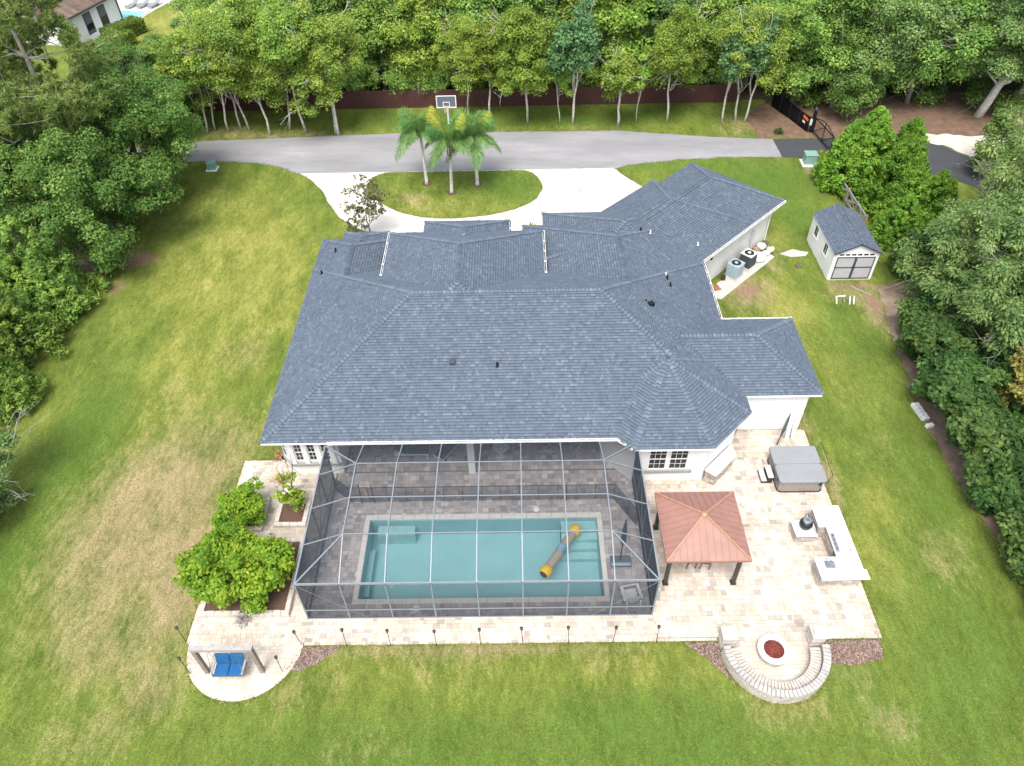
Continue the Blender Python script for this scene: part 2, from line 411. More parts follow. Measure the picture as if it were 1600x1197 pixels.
def struct(name, mb, mat):
    o = obj(name, mb, mat); o['kind'] = 'structure'; return o
def stuff(o): o['kind'] = 'stuff'; return o
def link(name, me, parent, loc=(0, 0, 0), rot=(0, 0, 0), sc=(1, 1, 1)):
    o = bpy.data.objects.new(name, me); COL.objects.link(o); o.parent = parent; o.location = loc; o.rotation_euler = rot; o.scale = sc; return o
def clip(poly, A, B):     # keep the left side of A->B
    out = []
    n = len(poly)
    def sd(p): return (B[0] - A[0]) * (p[1] - A[1]) - (B[1] - A[1]) * (p[0] - A[0])
    for i in range(n):
        p, q = poly[i], poly[(i + 1) % n]; a, b = sd(p), sd(q)
        if a >= 0: out.append(p)
        if (a >= 0) != (b >= 0):
            t = a / (a - b); out.append((p[0] + (q[0] - p[0]) * t, p[1] + (q[1] - p[1]) * t))
    return out
def clip_convex(poly, reg):
    for i in range(len(reg)):
        poly = clip(poly, reg[i], reg[(i + 1) % len(reg)])
        if len(poly) < 3: return []
    return poly
def rough(poly, seed, amp=.10, step=.5):
    """break a drawn outline into short ragged edges"""
    r_ = random.Random(seed); out = []
    for i, (x0, y0) in enumerate(poly):
        x1, y1 = poly[(i + 1) % len(poly)]; L = math.hypot(x1 - x0, y1 - y0); n_ = max(1, min(80, int(L / step)))
        for k in range(n_):
            t = k / n_; a = amp * r_.uniform(-1, 1) if k else 0
            out.append((x0 + (x1 - x0) * t - (y1 - y0) / L * a, y0 + (y1 - y0) * t + (x1 - x0) / L * a))
    return out
def area(p): return .5 * abs(sum(p[i][0] * p[(i + 1) % len(p)][1] - p[(i + 1) % len(p)][0] * p[i][1] for i in range(len(p))))
def arc(cx, cy, r, a0, a1, n): return [(cx + r * math.cos(rad(a0 + (a1 - a0) * i / n)), cy + r * math.sin(rad(a0 + (a1 - a0) * i / n))) for i in range(n + 1)]

# ------------------------------------------------------------------ the ground
def ell(x, y, cx, cy, rx, ry, a=0):
    ca, sa = math.cos(rad(a)), math.sin(rad(a)); dx, dy = x - cx, y - cy
    u = (dx * ca + dy * sa) / rx; v = (-dx * sa + dy * ca) / ry
    d = np.sqrt(u * u + v * v)
    return np.clip(1.35 - d, 0, 1)
DRY = [(-18.0, 21.5, 4.8, 7.5, -12, 1.15), (-15.6, 18.5, 1.9, 5, 0, 1.25), (-16.2, 25.4, 2.4, 3.2, 20, .85), (-17.5, 15.5, 4.5, 3, 0, .8), (-16.5, 33.5, 2.2, 2.4, 0, .55),
       (-19.5, 29.5, 2.2, 2.6, 0, .45), (-15.2, 13.2, 1.6, 2.2, 0, .8), (-9.0, 13.0, 2.4, 1.0, 10, .55), (-3.2, 13.7, 3.5, 1.1, 0, .45), (-2, 14.65, 9.0, .42, 0, 1.0),
       (-16.9, 11.3, 2.5, 1.6, 0, .5), (3.5, 13.9, 2.2, .9, 0, .5), (14.3, 11.5, 1.6, .9, 0, .5), (15.3, 23.0, .7, 2.4, 0, 1.0), (15.2, 26.5, .5, 1.6, 0, .8), (15.2, 20.2, .5, 1.6, 0, .5),
       (19.2, 19.0, 1.8, 2.2, 0, .55), (18.6, 25.0, 1.5, 1.8, 0, .4), (-8.2, 50.6, 1.7, 1.0, 10, .9), (-5, 49.4, 4, 1.4, 0, .4), (10.5, 12.0, 2.6, 1.2, 0, .55), (13.6, 13.6, 1.6, 1.2, 0, .45),
       (14.8, 38.4, 2.4, 2.0, 45, 1.0), (21.3, 38.2, 2.4, 1.3, 0, .8), (22.2, 36.5, 1.1, 3.0, 0, .9), (17.2, 41.4, 1.2, 1.6, 0, .7), (-6.4, 10.6, 2.6, 1.0, 0, .45),
       (-21, 61.6, 8, 1.2, 0, .75), (2, 61.9, 14, .7, 0, .45), (19.5, 61.8, 2.5, 2.2, 0, .8), (-25.5, 62.5, 3, 1.5, 0, .8), (23.6, 54.0, 1.0, 2.4, 10, .9)]
SOIL = [(14.9, 38.6, 1.6, 1.2, 45, .75), (21.5, 38.9, 1.9, .5, 0, .9), (22.4, 37, .7, 2.2, 0, .8), (18.0, 42.4, 1.3, .8, 0, .55), (-26.6, 43.2, 2.2, 1.5, 0, .9), (-26.6, 40, 1.0, 1.6, 0, .7), (23.6, 53.0, .8, 2.4, 12, .9), (-25, 62.4, 3.2, 1.0, 0, .55), (21, 62, 2, 2.5, 0, .7)]
YEL = [(-19, 42, 6, 10, 10, .75), (-20, 33, 4, 7, 10, .6), (17.2, 36.5, 1.8, 3.2, 0, 1.0), (18.2, 31.5, 1.5, 4, 5, .7), (16.3, 18.5, 1.0, 5, 0, .7), (17.2, 22.2, 1.2, 1.6, 0, .7), (4, 13.6, 4, 1.0, 0, .6), (10.5, 12, 3.2, 1.3, 0, .5),
       (-2, 13.2, 5, 1.2, 0, .45), (-5, 49.0, 5, 1.6, 0, .6), (15, 14, .8, 2.2, 0, .6), (18.5, 45, 1.2, 2, 0, .6), (-36, 90, 12, 8, 0, .7)]
LUSH = [(2, 10.4, 22, 2.2, 0, .8), (16, 12, 6, 4, 0, .7), (19.5, 30, 2.5, 9, 0, .5), (-14, 10, 5, 2, 0, .5), (19.5, 52, 5, 4, 0, 1.0), (20.5, 47, 2.5, 4, 0, .9), (-23.6, 27, 2.0, 7, -4, 1.0), (-24, 20, 1.8, 4, 0, .9), (18.5, 14, 4, 5, 0, .8), (20.3, 24, 1.6, 8, 0, .8), (5, 11.6, 7, 1.6, 0, .8), (-3, 10.6, 5, 1.4, 0, .7), (-1, 63.8, 20, 1.6, 0, .9), (13, 55.0, 8, 1.5, 0, .7), (0, 52, 2.5, 3, 0, .8), (-14, 12, 2, 1.2, 0, .4), (17, 27.5, 2, 1.6, 0, .6)]
def grass_attr(me):
    n = len(me.vertices); co = np.zeros(n * 3); me.vertices.foreach_get('co', co); co = co.reshape(-1, 3)
    x, y = co[:, 0], co[:, 1]
    for nm, lst in (('dry', DRY), ('soil', SOIL), ('yellow', YEL), ('lush', LUSH)):
        val = np.zeros(n)
        for (cx, cy, rx, ry, a, k) in lst: val = np.maximum(val, k * ell(x, y, cx, cy, rx, ry, a))
        at = me.attributes.new(nm, 'FLOAT', 'POINT'); at.data.foreach_set('value', val.astype(np.float32))
gx = np.unique(np.concatenate([[-400, -250, -150, -100, -80, -70], np.arange(-60, 61, .5), [70, 80, 100, 150, 250, 400]]))
gy = np.unique(np.concatenate([[-200, -100, -50, -20, -5, 2], np.arange(6, 104.1, .5), [110, 130, 160, 200, 300, 500]]))
nx, ny = len(gx), len(gy)
XX, YY = np.meshgrid(gx, gy)
ii = np.arange(nx * ny).reshape(ny, nx)
q = np.stack([ii[:-1, :-1], ii[:-1, 1:], ii[1:, 1:], ii[1:, :-1]], -1).reshape(-1, 4)
cx = (gx[:-1] + gx[1:]) / 2; cy = (gy[:-1] + gy[1:]) / 2
CX, CY = np.meshgrid(cx, cy)
keep = ~((CX > -9) & (CX < 5) & (CY > 16.5) & (CY < 22)).reshape(-1)
me = bpy.data.meshes.new('lawn'); me.from_pydata([(float(a), float(b), 0.) for a, b in zip(XX.reshape(-1), YY.reshape(-1))], [], [tuple(map(int, f)) for f in q[keep]]); me.update()
grass_attr(me); struct('lawn', me, 'grass')

struct('forest_floor', MB().sheet(rough([(-31, 66.9), (22.5, 66.9), (22.5, 64.6), (80, 66), (80, 130), (-24, 130), (-28, 90)], 1, .22, .45), .004), 'forest_floor')
struct('pine_straw_bed', MB().sheet(rough([(20.6, 59.35), (23, 59.3), (31, 59.3), (36, 58.6), (42, 57.3), (62, 55), (70, 66), (58, 68), (40, 67.5), (26, 66.6), (21.8, 65.8), (20.2, 62.5)], 1, .22, .45), .008), 'pine_straw')
struct('asphalt_drive', MB().sheet(rough([(-60, 55.0), (-32, 56.65), (-25.2, 57.05), (-21.4, 56.6), (-19.1, 55.8), (-17.4, 54.6), (7.9, 54.6), (8.6, 54.95), (10, 55.36), (13.15, 55.87), (16.8, 56.16), (21.55, 56.0), (21.6, 59.15),
    (17, 59.71), (12.8, 60.45), (9.06, 61.19), (-.3, 61.32), (-9.7, 61.45), (-16.9, 61.13), (-21.3, 60.95), (-26.8, 60.69), (-33, 59.4), (-60, 58.2)], 1, .07, .35), .006), 'asphalt_grey')
struct('new_asphalt', MB().sheet(rough([(21.56, 55.98), (24, 55.7), (28, 55.0), (31.8, 53.3), (33.7, 52.1), (35.5, 50), (37, 46), (41, 46), (40, 50), (38, 53.4), (35.93, 56.1), (35.1, 57.5), (33.5, 58.4), (30, 59.0), (25.7, 59.14), (21.6, 59.12)], 1, .05, .4), .011), 'asphalt_dark')
struct('sand_verge', MB().sheet(rough([(30, 59.05), (33.6, 58.45), (35.2, 57.55), (36.1, 56.1), (38.2, 53.4), (40.1, 50.6), (43, 50), (43.5, 54), (44, 57), (40, 58.9), (34, 59.6)], 1, .22, .45), .0135), 'sand')
drive = [(-17.44, 54.72), (-16.6, 54.0), (-16.0, 53.32), (-15.0, 51.83), (-14.3, 50.2), (-13.14, 48.13), (-11.75, 46.72), (-9.5, 45.4), (-6.3, 44.3), (-6.0, 42.2), (.2, 42.2), (1.4, 43.6), (5.6, 43.0), (9.9, 47.2), (9.9, 50.9), (10.22, 51.37), (9.56, 51.96), (8.49, 53.47), (7.87, 54.72)]
struct('concrete_drive', MB().sheet(rough(drive, 2, .025, .4), .017), 'concrete')
isl = [(-11.72, 52.69), (-11.5, 53.76), (-10.9, 54.4), (-10.2, 54.64), (.6, 54.62), (1.3, 54.2), (1.68, 53.51), (2.0, 52.4), (2.03, 51.74), (1.5, 50.26), (.8, 49.5), (-.11, 48.86), (-1.2, 48.35), (-2.24, 48.05), (-4, 47.75), (-5.53, 47.72), (-7.0, 47.95), (-7.94, 48.32), (-9, 48.9), (-9.75, 49.53), (-10.5, 50.25), (-10.99, 50.95), (-11.5, 51.9)]
# island lawn: fan of rings so that the grass attributes vary across it
mb = MB(); c0 = (-4.9, 51.2); n = len(isl); vs = []
for t in (1, .8, .6, .4, .2): vs += [(c0[0] + (x - c0[0]) * t, c0[1] + (y - c0[1]) * t, .03) for x, y in isl]
vs.append((c0[0], c0[1], .03))
fs = [(k * n + i, k * n + (i + 1) % n, (k + 1) * n + (i + 1) % n, (k + 1) * n + i) for k in range(4) for i in range(n)] + [(4 * n + i, 4 * n + (i + 1) % n, 5 * n) for i in range(n)]
vs += [(x, y, 0.01) for x, y in isl]; fs += [(5 * n + 1 + i, 5 * n + 1 + (i + 1) % n, (i + 1) % n, i) for i in range(n)]
mb.add(vs, fs); me = mb.mesh('lawn_island'); grass_attr(me); struct('lawn_island', me, 'grass')
# control joints in the concrete
cj = bpy.data.objects['concrete_drive']
for a, b in (((-14.6, 52.3), (-11.9, 53.4)), ((-14.0, 49.6), (-11.2, 51.3)), ((-11.3, 46.5), (-9.7, 49.0)), ((-6.5, 44.6), (-6.2, 47.7)), ((-.6, 44.2), (-.8, 48.4)), ((2.2, 43.8), (1.7, 50.2)), ((3.2, 54.5), (7.4, 46.6)), ((2.1, 51.4), (9.4, 51.2)), ((4.0, 44.6), (9.3, 50.0)), ((2.0, 47.4), (6.4, 44.6))):
    obj('joint', MB().bar((*a, .0165), (*b, .0165), .055, .004), 'dirt', cj)
struct('path_pad', MB().prism([(11.75, 38.2), (12.95, 37.7), (17.45, 42.2), (16.95, 43.0)], -.02, .06), 'pad_concrete')
struct('neighbour_deck', MB().sheet([(-60, 84), (-43.6, 84.6), (-43.3, 88.9), (-42.6, 93.0), (-41.6, 96.3), (-40.0, 97.6), (-39, 110), (-70, 110)], .012), 'concrete')
struct('pond', MB().sheet([(-10.5, 84), (-6.5, 82.2), (-4.6, 84), (-3.4, 92), (-2.6, 104), (-10, 106)], .010), 'pond_water')
struct('side_border', MB().sheet(rough([(23.1, 39.0), (23.0, 37), (22.6, 35.4), (22.3, 33.2), (22.1, 31), (21.8, 29.2), (21.65, 27.6), (21.7, 25.6), (21.65, 23.9), (21.8, 22), (21.9, 20.4), (22.15, 18.6), (22.15, 17), (22.4, 15), (22.5, 11), (29, 9), (32, 20), (30, 32), (27, 39.2)], 1, .16, .35), .004), 'dirt')
struct('oak_litter', MB().sheet(rough([(-28.6, 47.5), (-28.0, 43.6), (-29, 41.0), (-30, 38.5), (-30, 30), (-36, 28), (-44, 30), (-46, 48), (-36, 52)], 1, .22, .45), .004), 'dirt')

# ------------------------------------------------------------------ paving
def pave(reg, seed, zt=.045, rot=False):
    rng = random.Random(seed); out = []
    xs = [p[0] for p in reg]; ys = [p[1] for p in reg]; y = min(ys) - rng.random() * .1
    while y < max(ys):
        hh = rng.choice((.15, .23, .23, .30)); x = min(xs) - rng.random() * .3
        while x < max(xs):
            w = rng.choice((.15, .23, .30, .30)); gp = .006
            p = clip_convex([(x + gp, y + gp), (x + w - gp, y + gp), (x + w - gp, y + hh - gp), (x + gp, y + hh - gp)], reg)
            if len(p) >= 3 and area(p) > .003: out.append((p, zt + rng.uniform(-.003, .003)))
            x += w
        y += hh
    return out
def rect(x0, x1, y0, y1): return [(x0, y0), (x1, y0), (x1, y1), (x0, y1)]
SW = (-11.72, 14.9, 2.33); FP = (10.33, 14.30, 1.9)
patio_regs = [rect(-14.17, -9.36, 14.9, 24.8), rect(-9.36, 5.63, 14.92, 15.98), rect(5.63, 14.93, 14.95, 26.55), rect(FP[0] - 1.9, FP[0] + 1.9, 14.30, 14.95),
              arc(SW[0], SW[1], SW[2], 180, 360, 28), arc(FP[0], FP[1], FP[2], 180, 360, 24)]
patio = struct('patio', MB(), 'joint')
bm_ = MB()
for r_ in patio_regs: bm_.prism(r_, -.02, .032)
me = bm_.mesh('patio'); me.materials.append(MATS['joint']); patio.data = me
pv = []
for k, r_ in enumerate(patio_regs): pv += pave(r_, 11 + k)
pv.sort(key=lambda t: min(p[1] for p in t[0]))
for p, z in pv[:300]: obj('paver', MB().prism(p, .028, z, False), 'paver_pale', patio)
mb = MB()
for p, z in pv[300:]: mb.prism(p, .028, z, False)
stuff(obj('paving', mb, 'paver_pale', patio))
# soldier course on the rounded edges and the straight outer edges
mb = MB()
def course(pts, w, d):
    for (x0, y0), (x1, y1) in zip(pts[:-1], pts[1:]):
        L = math.hypot(x1 - x0, y1 - y0); n_ = max(1, round(L / w)); ux, uy = (x1 - x0) / L, (y1 - y0) / L
        for i in range(n_):
            a = (x0 + ux * (L * i / n_ + .005), y0 + uy * (L * i / n_ + .005)); b = (x0 + ux * (L * (i + 1) / n_ - .005), y0 + uy * (L * (i + 1) / n_ - .005))
            mb.prism([a, b, (b[0] - uy * d, b[1] + ux * d), (a[0] - uy * d, a[1] + ux * d)], -.03, .055)
course(arc(SW[0], SW[1], SW[2] + .1, 180, 360, 34), .22, .12)
course([(-9.26, 14.80), (8.15, 14.80)], .22, .12); course([(12.5, 14.83), (14.90, 14.83)], .22, .12); course([(15.05, 14.83), (15.05, 26.5)], .22, .12)
course([(-14.29, 24.78), (-14.29, 14.93)], .22, .12); course([(-12.2, 24.92), (-14.29, 24.92)], .22, .12)
stuff(obj('edge_course', mb, 'paver_pale', patio))
# pool deck inside the enclosure
PX0, PX1, PY0, PY1 = -7.52, 3.85, 16.67, 21.40
deck_regs = [rect(-9.29, 5.57, 15.98, PY0), rect(-9.29, PX0, PY0, PY1), rect(PX1, 5.57, PY0, PY1), rect(-9.29, 5.57, PY1, 24.0), rect(-8.9, 5.3, 24.06, 27.5)]
deck = struct('pool_deck', MB(), 'joint_dark'); bm_ = MB()
for r_ in deck_regs: bm_.prism(r_, -.02, .030)
bm_.prism(rect(-8.9, 5.3, 24.0, 24.06), -.02, .075)
me = bm_.mesh('pool_deck'); me.materials.append(MATS['joint_dark']); deck.data = me
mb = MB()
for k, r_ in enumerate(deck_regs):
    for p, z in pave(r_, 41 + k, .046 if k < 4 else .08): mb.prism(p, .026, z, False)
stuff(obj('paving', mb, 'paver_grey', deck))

# ------------------------------------------------------------------ swimming pool
pool = thing('swimming_pool', 'rectangular in-ground pool with teal water and pale stone coping inside the screen cage', 'pool', (-1.8, 19, 0))
def pobj(name, mb, mat, **k):
    o = obj(name, mb, mat, pool, **k); o.location = (1.8, -19, 0); return o
WX0, WX1, WY0, WY1 = -7.30, 3.64, 16.89, 21.15; D = -1.25
pobj('shell', MB().add([(WX0, WY0, .02), (WX1, WY0, .02), (WX1, WY1, .02), (WX0, WY1, .02), (WX0 + .02, WY0 + .02, D), (WX1 - .02, WY0 + .02, D), (WX1 - .02, WY1 - .02, D), (WX0 + .02, WY1 - .02, D)],
     [(4, 5, 6, 7), (0, 1, 5, 4), (1, 2, 6, 5), (2, 3, 7, 6), (3, 0, 4, 7)]), 'pool_shell')
pobj('water', MB().sheet([(WX0, WY0), (WX1, WY0), (WX1, WY1), (WX0, WY1)], -.10), 'water')
for i in range(4):
    pobj('step', MB().box(1.9, WX1 - .021, WY1 - .55 - .38 * i, WY1 - .021, D + .001 * (i + 1), -.28 - .24 * i), 'pool_step')
pobj('bench', MB().box(-6.95, -5.15, WY1 - .55, WY1 - .022, D + .001, -.48), 'pool_step')
pobj('ledge', MB().box(WX0 + .022, WX0 + .30, WY0 + .6, WY1 - 1.2, D + .001, -.75), 'pool_shell')
def cop(x0, x1, y0, y1, alongx):
    n_ = round(((x1 - x0) if alongx else (y1 - y0)) / .60)
    for i in range(n_):
        if alongx: a = x0 + (x1 - x0) * i / n_ + .004; b = x0 + (x1 - x0) * (i + 1) / n_ - .004; m = MB().box(a, b, y0, y1, .0, .065)
        else: a = y0 + (y1 - y0) * i / n_ + .004; b = y0 + (y1 - y0) * (i + 1) / n_ - .004; m = MB().box(x0, x1, a, b, .0, .065)
        pobj('coping_stone', m, 'coping', bevel=.012, seg=1)
cop(PX0, PX1, PY0, WY0 + .02, True); cop(PX0, PX1, WY1 - .02, PY1, True)
cop(PX0, WX0 + .02, WY0 + .02, WY1 - .02, False); cop(WX1 - .02, PX1, WY0 + .02, WY1 - .02, False)
pobj('drain_cover', MB().lathe([(.12, 0), (.12, .02), (.02, .03)], (-6.1, 18.3, D), 16), 'skim_white')
for (x, y), t in (((.73, 21.62), 'white round skimmer lid in the paving beside the pool steps end'), ((-4.65, 16.45), 'white round skimmer lid in the paving between pool and front screen')):
    tag(obj('skimmer_lid', MB().lathe([(.15, .04), (.15, .062), (.05, .068)], (x, y, 0), 20), 'skim_white'), t, 'skimmer lid', 'pool skimmer lids')

# ------------------------------------------------------------------ raised beds, mulch beds
def stone_bed(name, label, x0, x1, y0, y1, h=.32, w=.22, fill='mulch'):
    t = thing(name, label, 'planter', ((x0 + x1) / 2, (y0 + y1) / 2, 0)); cxx, cyy = (x0 + x1) / 2, (y0 + y1) / 2
    rng = random.Random(x0)
    def blk(a0, a1, b0, b1):
        o = obj('stone_block', MB().box(a0 + .004, a1 - .004, b0 + .004, b1 - .004, .03, h + rng.uniform(-.012, .012)), 'stone_pale', t, bevel=.015, seg=1); o.location = (-cxx, -cyy, 0)
    n_ = max(1, round((x1 - x0) / .36))
    for i in range(n_):
        a, b = x0 + (x1 - x0) * i / n_, x0 + (x1 - x0) * (i + 1) / n_
        blk(a, b, y0, y0 + w); blk(a, b, y1 - w, y1)
    n_ = max(1, round((y1 - y0 - 2 * w) / .36))
    for i in range(n_):
        a, b = y0 + w + (y1 - y0 - 2 * w) * i / n_, y0 + w + (y1 - y0 - 2 * w) * (i + 1) / n_
        blk(x0, x0 + w, a, b); blk(x1 - w, x1, a, b)
    o = obj('soil', MB().box(x0 + w, x1 - w, y0 + w, y1 - w, .02, h - .08), fill, t); o.location = (-cxx, -cyy, 0)
    return t
stone_bed('raised_bed', 'large stone-edged raised bed holding two bright citrus bushes by the screen cage corner', -14.08, -10.12, 16.08, 20.0)
stone_bed('raised_bed', 'small square stone-edged bed of bare mulch with a thin sapling', -11.85, -10.30, 20.72, 22.25, .26)
stone_bed('raised_bed', 'narrow stone-edged bed under the smaller rounded green bush', -13.95, -12.35, 20.5, 22.4, .28)
def rubble(name, poly, seed, nst, mat_s, mat_b):
    o = struct(name, MB().sheet(poly, .014), mat_b); rng = random.Random(seed); mb = MB()
    xs = [p[0] for p in poly]; ys = [p[1] for p in poly]
    def inside(x, y):
        c = False
        for i in range(len(poly)):
            (x1, y1), (x2, y2) = poly[i], poly[i - 1]
            if (y1 > y) != (y2 > y) and x < (x2 - x1) * (y - y1) / (y2 - y1) + x1: c = not c
        return c
    while nst:
        x, y = rng.uniform(min(xs), max(xs)), rng.uniform(min(ys), max(ys))
        if not inside(x, y): continue
        nst -= 1; r = rng.uniform(.025, .055); a = rng.random() * 6.28
        ring = [(x + r * math.cos(a + k * 1.256) * rng.uniform(.7, 1.2), y + r * math.sin(a + k * 1.256) * rng.uniform(.7, 1.2), .012) for k in range(5)]
        top = [(x + (p[0] - x) * .55, y + (p[1] - y) * .55, .02 + r * rng.uniform(.5, 1)) for p in ring]
        mb.add(ring + top, [(5, 6, 7, 8, 9)] + [(k, (k + 1) % 5, 5 + (k + 1) % 5, 5 + k) for k in range(5)])
    stuff(obj('loose_chips', mb, mat_s, o))
rubble('mulch_bed', [(-9.32, 14.72), (-9.5, 14.3), (-9.75, 13.75), (-9.3, 13.72), (-8.7, 13.93), (-8.2, 14.3), (-7.66, 14.72)], 3, 700, 'mulch_stone', 'mulch')
rubble('mulch_bed', [(6.76, 14.72), (8.2, 14.72), (8.2, 14.3), (8.3, 13.4), (8.6, 12.85), (8.1, 13.45), (7.6, 14.05)], 4, 450, 'mulch_stone', 'mulch')
rubble('mulch_bed', [(12.46, 14.75), (14.95, 14.75), (14.8, 13.95), (13.6, 13.7), (12.42, 13.75)], 5, 800, 'mulch_stone', 'pine_straw')

# ------------------------------------------------------------------ the house
def wobj(name, mb, mat, root, **k):
    """part of root whose mesh is written in world coordinates"""
    o = obj(name, mb, mat, root, **k)
    o.matrix_parent_inverse = Matrix.Translation(root.location).inverted() if root.rotation_euler.z == 0 else root.matrix_basis.inverted()
    return o
house = thing('house', 'white single-storey house with a sprawling blue-grey shingled hip roof', 'house', (-.6, 33, 0))
GA = (11.19, 37.66); C45 = math.sqrt(.5)
def fr_id(x, y): return (x, y)
def fr_g(u, v): return (GA[0] + (u - v) * C45, GA[1] + (u + v) * C45)
def inv_g(x, y): return (((x - GA[0]) + (y - GA[1])) * C45, (-(x - GA[0]) + (y - GA[1])) * C45)
ROOFS = []
def hip_roof(x0, x1, y0, y1, e, fr=fr_id, inv=None, pitch=.5):
    h_ = min(x1 - x0, y1 - y0) / 2; zr = e + pitch * h_
    if x1 - x0 >= y1 - y0: a, b = (x0 + h_, (y0 + y1) / 2), (x1 - h_, (y0 + y1) / 2)
    else: a, b = ((x0 + x1) / 2, y0 + h_), ((x0 + x1) / 2, y1 - h_)
    P = lambda p, z: (*fr(*p), z)
    c = [P((x0, y0), e), P((x1, y0), e), P((x1, y1), e), P((x0, y1), e)]
    A, B = P(a, zr), P(b, zr)
    if x1 - x0 >= y1 - y0: F = [[c[0], c[1], B, A], [c[1], c[2], B], [c[2], c[3], A, B], [c[3], c[0], A]]
    else: F = [[c[0], c[1], A], [c[1], c[2], B, A], [c[2], c[3], B], [c[3], c[0], A, B]]
    if x1 - x0 >= y1 - y0: R = [(A, B), (c[0], A), (c[3], A), (c[1], B), (c[2], B)]
    else: R = [(A, B), (c[0], A), (c[1], A), (c[2], B), (c[3], B)]
    def env(x, y):
        if inv: x, y = inv(x, y)
        m = min(x - x0, x1 - x, y - y0, y1 - y)
        return e + pitch * m if m >= 0 else -9
    ROOFS.append((F, R, env, c, e))
hip_roof(-12.45, 11.25, 23.50, 37.50, 3.05)          # main block
# the main block's corner under the turret is cut away
F, R, env0, c, e = ROOFS[0]; hp_ = (7.66, 27.09, 3.05 + .5 * 3.59)
def env_main(x, y, env0=env0): return -9 if (x > 4.7 and y < 27.09 and (x - 4.7) / 2.96 > (y - 23.5) / 3.59 and (y < 25.05 or (11.25 - x) / 3.59 < 1 and (y - 25.05) / 2.04 < (11.25 - x) / 3.59)) else env0(x, y)
ROOFS[0] = ([[F[0][0], (4.7, 23.5, 3.05), hp_, F[0][2], F[0][3]], [(11.25, 25.05, 3.05), F[1][1], F[1][2], hp_], F[2], F[3]], [R[0], R[1], R[2], (hp_, R[3][1]), R[4]], env_main, [c[0], (4.7, 23.5, 3.05), (7.66, 27.09, 3.05), (11.25, 25.05, 3.05), c[2], c[3]], e)
hip_roof(-12.42, -7.45, 30.0, 40.67, 3.05)           # west wing
hip_roof(-11.17, -8.2, 37.0, 41.45, 3.05)            # west front bay
hip_roof(-7.77, 1.55, 26.40, 39.23, 4.40)            # raised middle block
hip_roof(-5.83, -.47, 35.0, 41.08, 4.0)              # portico
hip_roof(.35, 11.21, 25.6, 41.90, 3.05)              # north-east wing
hip_roof(1.68, 11.18, 33.8, 43.35, 3.05)             # link to the garage
hip_roof(5.0, 15.18, 26.20, 32.10, 3.05)             # east wing
hip_roof(-9.0, 5.75, .02, 8.0, 3.05, fr_g, inv_g)    # garage, first section
hip_roof(-5.0, 9.62, 0, 7.46, 3.05, fr_g, inv_g)     # garage, second section
oct_ = [(5.29, 22.79), (9.12, 22.79), (11.32, 25.0), (11.32, 28.7), (9.1, 30.9), (5.3, 30.9), (3.2, 28.7), (3.2, 24.9)]
apx = (7.26, 26.85, 5.08)
def oct_env(x, y):
    best = -9
    for i in range(8):
        a, b = oct_[i], oct_[(i + 1) % 8]
        d = (b[0] - a[0]) * (apx[1] - a[1]) - (b[1] - a[1]) * (apx[0] - a[0])
        w2 = ((x - a[0]) * (apx[1] - a[1]) - (y - a[1]) * (apx[0] - a[0])) / d
        w3 = ((b[0] - a[0]) * (y - a[1]) - (b[1] - a[1]) * (x - a[0])) / d
        if w2 >= -1e-6 and w3 >= -1e-6 and w2 + w3 <= 1 + 1e-6: best = max(best, 3.05 + w3 * (apx[2] - 3.05))
    return best
oc = [(x, y, 3.05) for x, y in oct_]
ROOFS.append(([[oc[i], oc[(i + 1) % 8], apx] for i in range(8)], [(oc[i], apx) for i in range(8)], oct_env, oc, 3.05))

def shingle_faces(F, skip, rng, course_h=.155):
    mb = MB(); mb.band = []
    for poly in F:
        v = [Vector(p) for p in poly]; U = (v[1] - v[0]).normalized(); nrm = (v[1] - v[0]).cross(v[2] - v[0]).normalized()
        if nrm.z < 0: nrm = -nrm
        V = nrm.cross(U)
        p2 = [((p - v[0]).dot(U), (p - v[0]).dot(V)) for p in v]
        if sum(p2[i][0] * p2[(i + 1) % len(p2)][1] - p2[(i + 1) % len(p2)][0] * p2[i][1] for i in range(len(p2))) < 0: p2 = p2[::-1]
        um, uM = min(p[0] for p in p2), max(p[0] for p in p2); vM = max(p[1] for p in p2)
        k = 0
        while k * course_h < vM:
            b0 = k * course_h; b1 = min(b0 + course_h * 1.08, vM + .01); u = um - rng.random() * .3; k += 1
            while u < uM:
                w = rng.choice((.09, .12, .15, .18, .22)); q_ = [(u, b0), (u + w - .004, b0), (u + w - .004, b1), (u, b1)]; u += w
                q_ = clip_convex(q_, p2)
                if len(q_) < 3: continue
                cu, cv = sum(p[0] for p in q_) / len(q_), sum(p[1] for p in q_) / len(q_)
                c3 = v[0] + U * cu + V * cv
                if skip(c3.x, c3.y) > c3.z + .02: continue
                t = rng.choice((.014, .016, .024))
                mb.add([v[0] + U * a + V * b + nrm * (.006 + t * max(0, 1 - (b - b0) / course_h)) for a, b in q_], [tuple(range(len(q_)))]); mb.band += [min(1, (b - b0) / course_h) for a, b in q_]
    return mb
